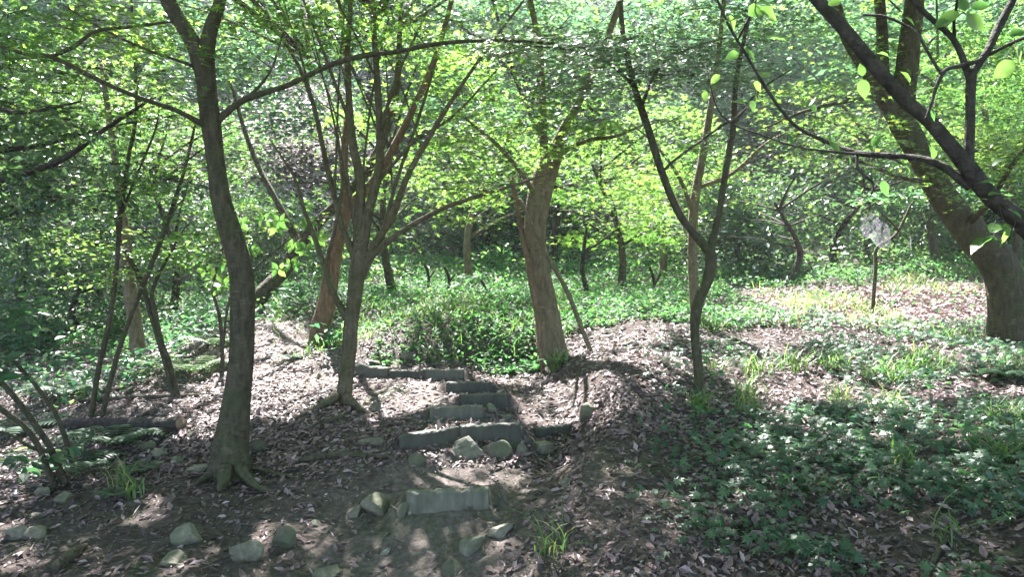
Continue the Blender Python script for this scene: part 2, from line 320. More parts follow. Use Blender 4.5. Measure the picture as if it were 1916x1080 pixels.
# timber risers: left x, left top y, right x, right top y, face height px, distance, distance right
BOARDS = [(762,923,915,917,38,4.50,4.52),(750,817,862,799,30,5.36,5.46),(863,797,975,793,30,5.44,5.44),(805,763,905,760,24,5.80,5.82),(865,740,952,737,30,6.15,6.12),
          (836,716,917,716,22,6.55,6.52),(664,683,728,690,16,7.25,7.1),(730,693,797,694,15,7.06,7.02),(798,693,868,692,18,7.0,6.95),(1000,802,1062,796,14,5.75,5.85)]
def ground(x, y, detail=True):
    x = np.asarray(x, float); y = np.asarray(y, float); sh = np.broadcast(x, y).shape
    x = np.broadcast_to(x, sh).ravel(); y = np.broadcast_to(y, sh).ravel()
    xc = 13*np.tanh(x/13*1.0)*1.0; xc = np.where(np.abs(x) < 9, x, np.sign(x)*(9+4*np.tanh((np.abs(x)-9)/4)))
    yc = np.where(y > 15, 15+3*np.tanh((y-15)/3), np.where(y < -2, -2+3*np.tanh((y+2)/3), y))
    z = np.full(x.shape, TW[-3])+TW[-2]*xc+TW[-1]*yc
    for i in range(len(CP)):
        z += TW[i]*_phi((xc-CP[i, 0])**2+(yc-CP[i, 1])**2)
    ex = np.interp(y, [3.6, 4.6, 5.2, 5.8, 6.4, 7.2, 7.7], [.45, .42, .45, .68, .66, .45, .3])+.09*fbm(y*2.3+4, x*.6, 3)
    amp = .085*sstep(4.0, 5.3, y)*sstep(7.9, 7.0, y)
    z = z+amp*np.tanh((x-ex)/.13)*np.exp(-((x-ex)/.8)**2)
    eb = 7.98+.16*fbm(x*1.7, y*.5+8, 3)
    z = z+.10*sstep(-2.6, -1.9, x)*sstep(.75, .2, x)*np.tanh((y-eb)/.22)*np.exp(-((y-eb)/.75)**2)
    for (x0, y0, x1, y1, h, d0, d1) in BOARDS:            # each riser holds back a small terrace
        a = U(x0, y0, d0); b = U(x1, y1, d1); hh = h/F*d0
        t = np.clip((x-a[0])/(b[0]-a[0]), 0, 1); yb = a[1]+(b[1]-a[1])*t+.03; zt = a[2]+(b[2]-a[2])*t
        side = np.exp(-(np.maximum(0, np.maximum(a[0]-x, x-b[0]))/.09)**2); dy = y-yb
        w = side*np.where(dy > 0, np.exp(-(dy/.26)**2), np.exp(-(dy/.16)**2))
        z = z*(1-w)+w*(zt-np.where(dy > 0, .014, hh*.96)-np.where(dy > 0, 0, .0))
    yh = 16.5-2.0*sstep(2, 9, -x)-1.0*sstep(4, 12, x)
    t = np.maximum(0, y-yh+fbm(x*.12+3, y*.12)*2)
    z = z+.66*t*t/(t+6.0)
    t = np.maximum(0, np.abs(x)-14); z = z+.35*t*t/(t+6)
    if detail:
        pm = pathmask(x, y)
        z = z+fbm(x*1.1, y*1.1, 4)*.05*(1-.8*pm)+fbm(x*5, y*5, 3)*.028*(1-.6*pm)+fbm(x*16+5, y*16, 2)*.009
    return z.reshape(sh)
PATH = np.array([(-.35,0),(-.42,3),(-.40,4.5),(-.38,5.4),(-.42,6.2),(-.5,6.8),(-1.0,7.35),(-1.8,7.8),(-2.7,8.6),(-3.2,9.5)])
def pathmask(x, y, w=.6):
    dm = np.full(np.shape(x), 1e9)
    for a, b in zip(PATH[:-1], PATH[1:]):
        ab = b-a; t = np.clip(((x-a[0])*ab[0]+(y-a[1])*ab[1])/ab.dot(ab), 0, 1)
        dm = np.minimum(dm, (x-a[0]-t*ab[0])**2+(y-a[1]-t*ab[1])**2)
    return np.exp(-dm/w**2)
def gz(x, y): return float(ground(np.array([x]), np.array([y]))[0])
def hit(px, py, d0=2.0, d1=60):
    d = np.linspace(d0, d1, 1200); x = (px-CX)/F*d; z = CZ-(py-HY)/F*d
    k = np.argmax(z < ground(x, d)); d = d[k] if k else 30.
    return np.array([(px-CX)/F*d, d, gz((px-CX)/F*d, d)])

def axis(lo, f0, f1, hi, st, grow):
    c = list(np.arange(f0, f1, st)); s = st; v = f1
    while v < hi: c.append(v); s *= grow; v += s
    c.append(hi); s = st; v = f0-st; l = []
    while v > lo: l.append(v); s *= grow; v -= s
    l.append(lo); return np.array(l[::-1]+c)
gx = axis(-70, -4.6, 4.6, 70, .034, 1.09); gy = axis(-10, 2.6, 9.6, 95, .034, 1.07)
XX, YY = np.meshgrid(gx, gy); ZZ = ground(XX, YY)
nx, ny = len(gx), len(gy)
i = np.arange(ny-1)[:, None]*nx+np.arange(nx-1)[None]
quad = np.stack([i, i+1, i+nx+1, i+nx], -1).reshape(-1, 4)
PM = pathmask(XX.ravel(), YY.ravel(), .8)
me = mesh_tri('ground', np.stack([XX.ravel(), YY.ravel(), ZZ.ravel()], -1), quad, M['ground'], smooth=True, extra={'path': PM})
GROUND = link('ground', me); GROUND['kind'] = 'structure'; GROUND['label'] = 'leaf-strewn soil of the woodland slope with its worn path'

# ------------------------------------------------------------------ where the sun comes through the canopy (gaps left in the crowns)
LIT = []
def lit(px, py, r, d=None, p=.985):
    c = hit(px, py) if d is None else U(px, py, d)
    LIT.append((c[0], c[1], c[2], r, p))
for a in [(640,705,.72),(560,720,.6),(500,740,.5),(730,725,.42),(800,738,.32),(690,745,.3),(540,765,.3),(505,635,.65),(540,660,.5),(850,868,.26),(920,875,.2),(800,880,.16),
          (1160,700,.50),(1230,670,.3),(1085,735,.3),(1050,770,.22),(1000,790,.2),(1190,622,.30),(1130,800,.1),(1560,560,1.3),(1700,545,1.5),(1620,590,.9),(1800,560,1.1),(1500,600,.6),
          (1440,620,.35),(1640,622,.35),(1560,630,.3),(1590,720,.45),(1450,725,.36),(1380,690,.2),(1720,720,.32),(1880,735,.2),(1420,650,.25),(1500,690,.25),
          (330,650,.3),(280,640,.35),(150,650,.3),(420,690,.2),(30,930,.2),(20,985,.16),(390,800,.14),(278,962,.12),(450,1025,.12),(780,858,.07),(520,990,.07),(880,835,.08),
          (700,790,.09),(720,770,.12),(20,1060,.1)]: lit(*a)
for a in [(840,520,.8,12),(720,470,.6,14),(1010,530,.4,12),(1400,560,.6,11),(1050,560,.4,11),(1120,460,.5,14),(500,350,3.4,26),(540,250,3.4,32),
          (480,470,.6,8.5),(560,460,.6,8.5),(400,500,.5,7.5),(850,400,1.0,11.5),(750,380,.9,11),(1120,330,1.0,11),(1250,370,.9,11.5),(1180,430,.7,11.5),
          (1000,90,.6,6),(1100,100,.6,6),(1250,120,.7,6.2),(1400,110,.5,6.2),(1500,240,.5,7),(1600,240,.5,7),(1700,390,.5,8),(1620,420,.5,8.5),(1850,360,.35,3),(1800,40,.4,3),(1430,60,.4,3.2),(1640,170,.3,3),
          (620,80,.7,6.5),(760,60,.7,6.5),(880,210,.6,6.5),(150,150,.7,6),(300,40,.7,6),(60,450,.5,7.5),(180,420,.5,7),(900,480,.8,13),(620,330,.8,11)]: lit(*a[:3], d=a[3], p=.93)
for px, py, d in [(740,330,12.3),(880,320,14.2),(1160,370,12.4),(1240,330,14.8),(1040,230,16.5),(320,300,12.8),(180,280,14.8),(1620,250,15.2),(1900,300,12.8),(800,120,12),(1150,120,12),(450,180,13),(1450,180,12)]: lit(px, py, 2.0, d, .93)
rsD = np.random.RandomState(12)
for k in range(26): lit(rsD.uniform(1330, 1890), rsD.uniform(670, 850), rsD.uniform(.07, .2))
LIT = np.array(LIT)
def sun_gap(pos, rs, pad=.05):
    """True where a leaf would shade one of the sunlit spots"""
    v = pos[:, None]-LIT[None, :, :3]; t = v@SUN
    dist = np.sqrt(np.maximum(0, (v**2).sum(-1)-t*t)); n = len(pos); w = rs.uniform(.82, 1.12, (n, 1))
    return ((t > np.where(LIT[:, 3] > 1.9, LIT[:, 3]*1.1, .45+LIT[:, 3]*.3)) & (dist < LIT[:, 3]*w+pad) & (rs.rand(n, 1) < LIT[:, 4])).any(1)

# ------------------------------------------------------------------ trees that are traced from the photograph
class Tree:
    def __init__(s, name, label, bark, base, cat='tree', leafmat='maple', leaf=LOBED, lsize=.075, twigmat='twig'):
        s.base = np.asarray(base, float); s.root = thing(name, label, cat, s.base)
        s.bark = bark; s.samples = []; s.tw = Acc(); s.lf = Acc(); s.leafmat = leafmat; s.leaf = leaf; s.lsize = lsize; s.twigmat = twigmat
        s.rs = np.random.RandomState(abs(hash(label)) % 1000 if False else sum(map(ord, label)) % 9973)
    def limb(s, pts, name='branch', sides=8, flare=None, n=None, lump=.12, sub=None, xyz=False, parent=None):
        """pts: (px, py, distance, width px) or, with xyz, (x, y, z, radius)"""
        Q = np.array([list(p) if xyz else [*U(p[0], p[1], p[2]), p[3]/2/F*p[2]] for p in pts], float)
        k = n or max(6, (len(Q)-1)*6)
        C = catmull(Q, k); P = C[:, :3]; r = np.maximum(C[:, 3], .0015)
        wob = np.stack([fbm(np.linspace(0, 4, k)+s.rs.rand()*50, np.full(k, j*3.1+s.rs.rand()*9), 2) for j in range(3)], -1)
        P = P+wob*r[:, None]*.35*np.sin(np.linspace(0, math.pi, k))[:, None]
        V, T = tube(P, r, sides, lump, flare, s.rs.rand()*6)
        me = mesh_tri(name, V-s.base, T, M[s.bark], smooth=True)
        o = link(name, me, s.root if parent is None else parent)
        for j in range(len(P)): s.samples.append((*P[j], r[j]))
        return o
    def twig(s, a, b, r0, r1=.0016, sag=.08, n=6, sides=4):
        a = np.asarray(a); b = np.asarray(b); L = np.linalg.norm(b-a)
        m = (a+b)/2+s.rs.randn(3)*L*.08+np.array([0, 0, sag*L])
        P = catmull([a, m, b], n); r = np.linspace(r0, r1, n)
        V, T = tube(P, r, sides); s.tw.add(V-s.base, T, .5); return P
    def spray(s, c, rad, n, rs, flat=.35, tilt=None, twig=True, sub=4, gap=True, droop=.25, nrm=(0, 0, 1)):
        S = np.array(s.samples); c = np.asarray(c, float)
        if gap and sub and sun_gap(c[None], rs, 0)[0]: return
        if twig:
            dd = np.linalg.norm(S[:, :3]-c, axis=1)+np.maximum(0, S[:, 2]-c[2])*.6
            j = np.argmin(dd); a = S[j, :3]
            r0 = min(S[j, 3]*.6, .003+.0035*np.linalg.norm(a-c))
            P = s.twig(a, c, r0)
            s.samples += [(*P[3], .003), (*P[4], .0025)]
            out = c-a; out[2] *= .4; out = out/(np.linalg.norm(out)+1e-6)
        else: out = np.array([0, -1., 0])
        for k in range(sub):
            an = rs.uniform(-1.5, 1.5); ca, sa = math.cos(an), math.sin(an)
            d = np.array([out[0]*ca-out[1]*sa, out[0]*sa+out[1]*ca, -.12])*rad*rs.uniform(.6, 1)
            V, T = tube(np.array([c, c+d*.5+[0, 0, .02], c+d]), [.0028, .002, .001], 3); s.tw.add(V-s.base, T, .5)
        q = rs.rand(n)**.55*rad; an = rs.rand(n)*2*math.pi
        pos = np.stack([c[0]+q*np.cos(an), c[1]+q*np.sin(an), c[2]-droop*q*q/rad+rs.randn(n)*.035*rad/.4], -1)
        if tilt is not None: pos[:, 2] += (pos[:, 0]-c[0])*tilt
        if gap: pos = pos[~sun_gap(pos, rs, s.lsize*.5)]
        n = len(pos)
        if n == 0: return
        fr = frames(n, nrm, flat, rs, np.stack([pos[:, 0]-c[0], pos[:, 1]-c[1], np.full(n, -.12)], -1)/rad*1.2+out*.3)
        b = rs.rand()*.35
        leaves(s.lf, s.leaf, pos-s.base, fr, s.lsize*rs.uniform(.7, 1.25, n), np.clip(rs.rand(n)**1.6*.65+b, 0, 1))
    def region(s, px, py, rx, ry, d0, d1, n, rad=.35, leaves_n=45, **kw):
        rs = s.rs
        for _ in range(n):
            a = rs.rand()*2*math.pi; q = math.sqrt(rs.rand())
            s.spray(U(px+rx*q*math.cos(a), py+ry*q*math.sin(a), rs.uniform(d0, d1)), rad*rs.uniform(.65, 1.3), int(leaves_n*rs.uniform(.7, 1.3)), rs, **kw)
    def finish(s):
        if s.tw.n: o = link('twigs', s.tw.mesh('twigs', M[s.twigmat]), s.root); o['kind'] = 'stuff'
        if s.lf.n: o = link('foliage', s.lf.mesh('foliage', M[s.leafmat]), s.root); o['kind'] = 'stuff'

def base_at(px, py, d, dz=0):
    x = (px-CX)/F*d; return np.array([x, d, gz(x, d)+dz])

# --- the big leaning trunk left of the path
D1 = 5.3
T1 = Tree('maple_tree', 'dark trunk with forked top, standing nearest on the left of the path', 'bark', base_at(430, 885, D1))
T1.limb([(424,935,D1,84),(430,880,D1,74),(434,840,D1,64),(441,780,D1,56),(447,720,D1,48),(455,650,D1,46),(456,550,D1,46),(446,490,D1,43),(430,430,D1,41),(414,370,D1,37),(405,300,D1,33),(397,230,D1,37),(388,170,D1,36),(379,105,D1,40)],
        'trunk', 16, (.13, .28, 4), 70, .10)
T1.limb([(380,125,D1,38),(366,90,D1,32),(345,55,D1,30),(318,5,D1,28),(285,-90,D1,24),(240,-220,5.5,19),(190,-360,6.0,12),(150,-470,6.6,7)], 'limb', 10)
T1.limb([(384,118,D1,34),(392,70,D1,28),(402,35,D1,24),(414,-5,D1,21),(440,-120,5.4,18),(500,-260,6.0,14),(560,-400,6.6,8)], 'limb', 10)
T1a = T1.limb([(398,236,D1,16),(378,231,D1-.05,13),(330,206,D1-.15,10),(260,182,D1-.3,9),(190,152,D1-.4,9),(100,107,D1-.5,9),(50,101,D1-.55,7),(-20,78,D1-.6,6)])
T1.limb([(95,106,D1-.5,8),(140,86,D1-.5,8),(180,58,D1-.45,7),(240,50,D1-.4,6),(325,40,D1-.3,4)], 'side_branch', parent=T1a)
T1b = T1.limb([(395,240,D1,22),(412,221,D1,16),(445,194,D1,13),(480,178,D1+.05,12),(540,158,D1+.1,11),(620,120,D1+.2,10),(680,104,D1+.3,10),(750,95,D1+.4,9),(830,80,D1+.5,8),(940,75,D1+.6,6),(1060,84,D1+.7,5),(1180,100,D1+.8,3)])
T1.limb([(378,130,D1,8),(330,112,D1-.1,5),(275,92,D1-.2,5),(200,58,D1-.3,4),(120,10,D1-.4,3)])
T1.limb([(465,184,D1,8),(490,155,D1+.1,5),(510,125,D1+.1,4),(530,60,D1+.2,3)], 'side_branch', parent=T1b)
for rt in ([(412,868,5.25,26),(392,897,5.2,18),(372,912,5.1,9),(350,918,5.0,4)], [(446,872,5.2,24),(475,890,5.05,14),(512,902,4.95,8),(560,912,4.9,4)], [(424,880,5.2,30),(418,905,5.05,22),(410,925,4.95,8)]):
    P = np.array([U(*r[:3]) for r in rt]); P[:, 2] = ground(P[:, 0], P[:, 1])+np.array([.10, .035, .012, -.01])[:len(P)]
    T1.limb([(*P[k], rt[k][3]/2/F*5.1) for k in range(len(P))], 'root', 8, xyz=True)

# --- the many-stemmed maple on the far side of the first tree
D2 = 6.5
T2 = Tree('maple_tree', 'many-stemmed slender maple rising beside the timber steps', 'bark_olive', base_at(640, 755, D2))
T2.limb([(636,790,D2,36),(641,750,D2,30),(648,690,D2,27),(655,620,D2,27),(664,560,D2,28),(671,500,D2,31),(674,470,D2,28)], 'trunk', 12, (.10, .35, 5), 40, .08)
T2.limb([(668,500,D2,21),(671,430,D2,20),(676,350,D2,18),(662,280,D2,16),(655,200,D2,13),(650,100,D2+.1,11),(655,0,D2+.2,9),(640,-140,D2+.3,6)], 'stem')
T2.limb([(674,490,D2,22),(688,400,D2,20),(705,330,D2,17),(712,260,D2,15),(706,150,D2,12),(698,0,D2-.1,9),(700,-150,D2-.2,6)], 'stem')
T2.limb([(672,520,D2,22),(700,462,D2,18),(735,400,D2-.1,14),(762,330,D2-.2,12),(800,262,D2-.2,10),(850,180,D2-.3,8),(905,100,D2-.4,6),(980,0,D2-.5,4)], 'stem')
T2.limb([(683,490,D2,15),(740,441,D2-.1,11),(800,405,D2-.2,9),(860,378,D2-.3,8),(950,350,D2-.4,6),(1035,322,D2-.5,3)])
T2.limb([(650,598,D2,14),(622,545,D2+.05,12),(607,500,D2+.1,10),(590,450,D2+.15,9),(568,390,D2+.2,7),(550,330,D2+.3,5),(505,260,D2+.3,3)])
T2.limb([(607,505,D2+.1,8),(625,430,D2,7),(640,350,D2,6),(632,250,D2,4)])
T2.limb([(668,490,D2,16),(640,425,D2,12),(626,370,D2+.05,11),(610,300,D2+.1,10),(583,185,D2+.2,8),(540,90,D2+.3,6),(465,-10,D2+.4,4)], 'stem')
T2.limb([(715,440,D2-.05,10),(745,330,D2+.1,7),(790,200,D2+.2,6),(830,60,D2+.3,4),(850,-60,D2+.3,3)], 'stem')
T2.limb([(700,350,D2,9),(770,270,D2+.1,6),(850,215,D2+.2,5),(930,130,D2+.3,3)])
T2.limb([(655,230,D2,8),(610,110,D2-.1,6),(560,-20,D2-.2,4)])
T2.limb([(712,250,D2,8),(740,150,D2-.2,6),(800,20,D2-.3,4)])
rs2 = np.random.RandomState(19)
for k in range(11):                                            # the fan of slender upright stems
    x0, y0 = [(668, 450), (712, 260), (655, 200), (626, 370), (735, 400), (676, 350), (790, 280), (610, 300), (706, 150), (583, 185)][k % 10]
    tx = x0+rs2.uniform(-140, 190); ty = rs2.uniform(-90, 60)+max(0, tx-800)*.5; ty = min(ty, y0-60); dd = D2+rs2.uniform(-.5, .5); mx = x0+(tx-x0)*rs2.uniform(.3, .45); w = rs2.uniform(3.2, 5.5)
    T2.limb([(x0, y0, D2, w), (mx, y0+(ty-y0)*.5, (D2+dd)/2, w*.75), (tx, ty, dd, 2.5)], 'stem', 6)
for rt in ([(632,758,6.45,22),(600,772,6.35,13),(570,782,6.25,9),(535,792,6.2,4)], [(648,760,6.4,22),(668,780,6.25,13),(690,800,6.1,7),(720,815,5.95,4)]):
    P = np.array([U(*r[:3]) for r in rt]); P[:, 2] = ground(P[:, 0], P[:, 1])+np.array([.07, .02, .01, -.01])
    T2.limb([(*P[k], rt[k][3]/2/F*6.3) for k in range(4)], 'root', 8, xyz=True)

D3 = 8.8
T3 = Tree('maple_tree', 'reddish curved trunk behind the many-stemmed maple', 'bark_red', base_at(590, 655, D3))
T3.limb([(588,685,D3,38),(592,650,D3,34),(600,610,D3,34),(611,575,D3,33),(622,500,D3,30),(634,440,D3,27),(644,405,D3,25)], 'trunk', 12, (.12, .25, 5), 36, .08)
T3.limb([(640,425,D3,22),(655,385,D3,19),(690,350,D3,18),(722,300,D3,16),(770,210,D3,13),(820,90,D3,10),(860,-60,D3,7)], 'limb')
T3.limb([(642,420,D3,17),(646,350,D3,14),(646,270,D3,13),(652,180,D3,10),(640,40,D3,8),(620,-80,D3,5)], 'limb')
DL = 11.0
TL = Tree('maple_tree', 'dark crooked trunk leaning right behind the forked tree', 'bark', base_at(478, 605, 10.6))
TL.limb([(474,640,10.6,34),(478,600,10.6,32),(482,565,10.7,34),(505,535,10.8,29),(535,500,DL,27),(558,460,DL,26),(600,412,DL,22),(640,372,DL,19),(700,300,DL,19),(740,180,DL,14),(750,20,DL,9)], 'trunk', 12, (.12, .2, 4), 56)
TL.limb([(560,460,DL,16),(520,380,DL,12),(470,280,11.4,9),(430,150,11.6,6)], 'limb')
D4 = 8.0
T4 = Tree('maple_tree', 'thick straight tan trunk on the bank beyond the steps', 'bark_tan', base_at(1028, 650, D4))
T4.limb([(1036,690,D4,62),(1030,645,D4,56),(1024,600,D4,48),(1018,560,D4,45),(1010,500,D4,43),(1004,430,D4,43),(1011,360,D4,46),(1026,308,D4,42),(1040,275,D4,36)], 'trunk', 16, (.14, .32, 4), 50, .07)
T4.limb([(1036,290,D4,26),(1056,240,D4,19),(1090,170,D4,15),(1140,60,D4,12),(1180,-80,D4,11),(1190,-260,D4,6)], 'limb')
T4.limb([(1022,320,D4,24),(1018,260,D4,17),(1015,190,D4,14),(1008,80,D4,11),(980,-60,D4,10),(950,-240,D4,6)], 'limb')
T4.limb([(1010,380,D4,12),(980,330,D4-.3,9),(930,270,D4-.6,7),(870,220,D4-.8,4)])
T4.limb([(1044,290,D4,12),(1090,265,D4-.3,9),(1150,255,D4-.5,6),(1210,230,D4-.6,4)])
D5 = 6.1
T5 = Tree('maple_tree', 'thin dark maple with two upright arms right of the path', 'bark', base_at(1310, 745, D5), leafmat='silver')
T5.limb([(1311,775,D5,20),(1309,735,D5,18),(1306,680,D5,17),(1303,620,D5,18),(1306,570,D5,20),(1324,522,D5,21),(1330,485,D5,22),(1327,462,D5,20)], 'trunk', 10, (.06, .25, 4), 36)
T5a = T5.limb([(1328,470,D5,17),(1300,440,D5,15),(1268,395,D5,14),(1240,322,D5,14),(1210,230,D5,14),(1186,160,D5,12),(1165,60,D5,10),(1158,-60,D5,8),(1150,-200,D5,5)], 'limb')
T5c = T5.limb([(1328,472,D5,16),(1344,405,D5,13),(1359,320,D5,13),(1372,235,D5,12),(1378,150,D5-.1,9),(1400,40,D5-.2,7),(1430,-100,D5-.3,5)], 'limb')
T5.limb([(1200,200,D5,7),(1230,130,D5-.1,5),(1290,90,D5-.2,4),(1360,70,D5-.3,3)], 'side_branch', parent=T5a)
T5.limb([(1186,160,D5,7),(1140,120,D5-.1,5),(1080,95,D5-.2,4),(990,85,D5-.3,3)], 'side_branch', parent=T5a)
T5.limb([(1374,230,D5,6),(1420,170,D5,4),(1480,130,D5,3)], 'side_branch', parent=T5c)
T5.limb([(1240,320,D5,6),(1262,300,D5,5),(1330,250,D5,4),(1395,205,D5-.2,3)])
D5b = 8.6
T5b = Tree('maple_tree', 'slim pale-brown maple just behind the two-armed one', 'bark_tan', base_at(1306, 625, D5b))
T5b.limb([(1312,655,D5b,20),(1306,620,D5b,18),(1298,560,D5b,18),(1295,450,D5b,18),(1300,370,D5b,17),(1316,285,D5b,15),(1330,200,D5b,13),(1345,90,D5b,10),(1360,-60,D5b,7)], 'trunk', 10, (.08, .25, 4), 50)
T5b.limb([(1297,400,D5b,9),(1270,330,D5b,7),(1225,270,D5b,5),(1180,230,D5b,3)])
T5b.limb([(1310,350,D5b,9),(1370,325,D5b,7),(1430,270,D5b,5),(1500,235,D5b,3)])
D6 = 8.3
T6 = Tree('cherry_tree', 'thick old trunk at the right edge, leaning left above the grass', 'bark', base_at(1885, 640, D6), leaf=LOBED)
T6.limb([(1888,690,D6,86),(1886,640,D6,76),(1882,580,D6,68),(1872,520,D6,64),(1850,475,D6,62),(1815,440,D6,58),(1775,392,D6,50),(1742,335,D6,46),(1712,275,D6,46),(1690,232,D6,48),(1680,205,D6,42)], 'trunk', 18, (.2, .2, 5), 70, .09)
T6.limb([(1692,245,D6,38),(1660,195,D6,30),(1625,140,D6,25),(1590,85,D6,21),(1568,20,D6,18),(1530,-120,D6,16),(1500,-300,D6,8)], 'limb', 10)
T6.limb([(1688,232,D6,46),(1690,170,D6,42),(1697,100,D6,39),(1708,10,D6,35),(1730,-140,D6,24),(1760,-330,D6,12)], 'limb', 10)
T6.limb([(1668,215,D6,22),(1655,150,D6+.1,22),(1650,80,D6+.2,21),(1648,0,D6+.3,20),(1640,-120,D6+.4,14)], 'limb', 10)
T6.limb([(1800,430,D6,16),(1850,380,D6-.5,11),(1900,300,D6-.9,8),(1960,240,D6-1.2,5)])
T6.limb([(1745,340,D6,12),(1680,330,D6-.3,8),(1600,300,D6-.6,6),(1500,280,D6-.9,3)])
T6.limb([(1650,180,D6,12),(1580,190,D6-.4,8),(1500,210,D6-.8,6),(1430,240,D6-1.1,3)])

# --- foliage of those trees: flat layered sprays on twigs
T1.region(130,110,190,120,4.7,6.4,34,.40,50)
T1.region(330,40,200,70,5.0,6.8,26,.42,50)
T1.region(300,260,120,60,5.2,6.4,5,.32,36)
T1.region(1010,85,150,34,5.5,6.4,22,.36,60,flat=.22,nrm=(0,-.4,1))
T1.region(700,40,220,50,5.6,6.6,18,.40,50)
T2.region(740,50,240,70,6.0,7.4,30,.40,46)
T2.region(540,90,130,90,6.2,7.4,9,.38,45)
T2.region(880,190,110,80,6.0,7.2,14,.38,45)
T2.region(930,330,110,50,5.8,6.6,10,.32,40)
T2.region(800,330,150,80,7.0,8.2,8,.36,45)
T3.region(760,110,160,130,8.2,9.8,22,.45,55)
T3.region(640,330,80,60,8.4,9.6,4,.35,45)
TL.region(640,120,180,130,10.5,12.5,22,.5,60); TL.region(560,420,100,50,10.3,11.5,5,.35,45)
T4.region(1000,190,170,110,7.0,9.0,60,.45,60)
T4.region(1120,330,120,90,7.6,9.2,40,.42,60)
T4.region(860,330,130,90,7.4,9.0,34,.42,60)
T4.region(1040,60,200,90,7.2,9.0,40,.5,60)
T4.region(1040,235,95,55,7.0,7.7,20,.36,60,gap=False)
T5.region(1260,115,180,50,5.4,6.6,42,.36,60,flat=.22,nrm=(0,-.42,1))
T5.region(1140,130,120,70,5.5,6.6,22,.36,60,flat=.22,nrm=(0,-.42,1))
T5.region(1330,30,180,50,5.6,6.8,20,.40,55)
T5.region(1240,240,120,50,5.8,6.8,8,.32,45)
T5b.region(1300,250,150,120,8.0,9.4,44,.42,60)
T5b.region(1240,380,90,60,8.4,9.6,14,.38,55)
T5b.region(1400,330,90,80,8.4,9.4,12,.36,50)
T6.region(1500,210,130,110,6.8,8.4,44,.45,65,flat=.28)
T6.region(1600,260,120,60,6.8,8.0,14,.42,65,flat=.22,nrm=(0,-.45,1))
T6.region(1640,90,180,90,8.0,9.6,34,.5,65)
T6.region(1830,190,110,150,7.4,9.6,40,.48,65)
T6.region(1860,330,80,60,7.0,8.2,12,.38,55)
T6.region(1480,370,60,70,7.6,8.6,10,.34,50,droop=.7)


# ------------------------------------------------------------------ near branch at the right with large single leaves
T7 = Tree('cherry_tree', 'near dark branch sweeping in from the right edge with large leaves', 'bark_dark', (2.55, 2.6, gz(2.55, 2.6)), leaf=OVAL, leafmat='bright', lsize=.05, twigmat='bark_dark')
b7 = T7.base
T7.limb([(b7[0]+.03, b7[1], b7[2]-.2, .10), (b7[0], b7[1], b7[2]+.3, .085), (b7[0]-.05, b7[1], b7[2]+.75, .07), (2.30, 2.6, 1.33, .055), (*U(1990,475,2.6), .046), (*U(1916,415,2.6), .042)], 'trunk', 14, (.12, .3, 4), 36, xyz=True)
T7.limb([(1990,475,2.6,40),(1916,414,2.6,36),(1855,365,2.62,33),(1800,300,2.65,29),(1740,228,2.7,25),(1690,186,2.75,25),(1630,118,2.8,24),(1575,48,2.9,23),(1525,-8,2.95,22),(1460,-90,3.0,22),(1380,-190,3.1,12)], 'limb', 14, n=70)
T7a = T7.limb([(1822,345,2.65,22),(1814,300,2.65,18),(1815,240,2.65,17),(1817,150,2.65,18),(1826,128,2.65,14),(1850,92,2.65,14),(1868,52,2.68,14),(1897,-5,2.7,13),(1940,-90,2.7,9)], 'branch', 10)
T7.limb([(1816,150,2.65,13),(1795,95,2.67,12),(1775,65,2.68,11),(1735,28,2.7,10),(1700,-8,2.75,9),(1640,-70,2.8,5)], 'side_branch', 10, parent=T7a)
T7.limb([(1845,104,2.65,8),(1878,88,2.6,7),(1916,70,2.55,7),(1960,50,2.5,6)], 'side_branch', parent=T7a)
T7.limb([(1836,112,2.65,8),(1800,122,2.62,8),(1776,128,2.6,8),(1762,140,2.6,8),(1750,168,2.6,7),(1742,195,2.6,6),(1733,222,2.6,6)], 'side_branch', parent=T7a)
T7.limb([(1762,140,2.6,6),(1740,105,2.62,5),(1715,62,2.66,5),(1690,45,2.7,5),(1655,30,2.75,5),(1615,27,2.8,5)], 'branch')
T7b = T7.limb([(1815,352,2.65,16),(1775,318,2.68,15),(1742,302,2.72,14),(1700,294,2.78,12),(1640,290,2.86,11),(1600,285,2.92,10),(1560,270,3.0,8),(1500,243,3.1,7),(1465,210,3.15,6),(1430,160,3.2,6),(1395,100,3.25,5),(1365,50,3.3,5),(1338,-10,3.3,4)], 'branch', 8, n=60)
T7.limb([(1640,291,2.86,6),(1560,284,2.9,5),(1500,276,2.95,4),(1440,258,3.0,3),(1350,215,3.1,3),(1320,120,3.2,2)], 'side_branch', parent=T7b)
T7.limb([(1604,287,2.9,6),(1606,318,2.88,6),(1632,340,2.86,5),(1632,362,2.85,3)], 'side_branch', parent=T7b)
T7.limb([(1786,70,2.68,6),(1785,45,2.66,6),(1790,10,2.64,5),(1793,-20,2.62,4)], 'side_branch', parent=T7a)
T7.limb([(1380,75,3.28,4),(1398,40,3.2,4),(1415,0,3.15,3),(1430,-30,3.1,2)], 'side_branch', parent=T7b)
T7.limb([(2.30, 2.6, 1.33, .06), (2.5, 2.3, 2.4, .055), (2.4, 1.8, 3.6, .045), (2.0, 1.0, 5.2, .03), (1.6, 0, 6.6, .015)], 'limb', 10, xyz=True)
lm = [mesh_tri('leaf', BROAD[0]*np.array([w, 1, z]), BROAD[1], M['bright'], np.clip(v+.25*np.abs(BROAD[0][:, 0])/.31-.1, 0, 1), True) for v, w, z in ((.1, 1, 1), (.35, 1.1, 1.6), (.6, .9, .6), (.9, 1, 1.2))]
rs7 = np.random.RandomState(4)
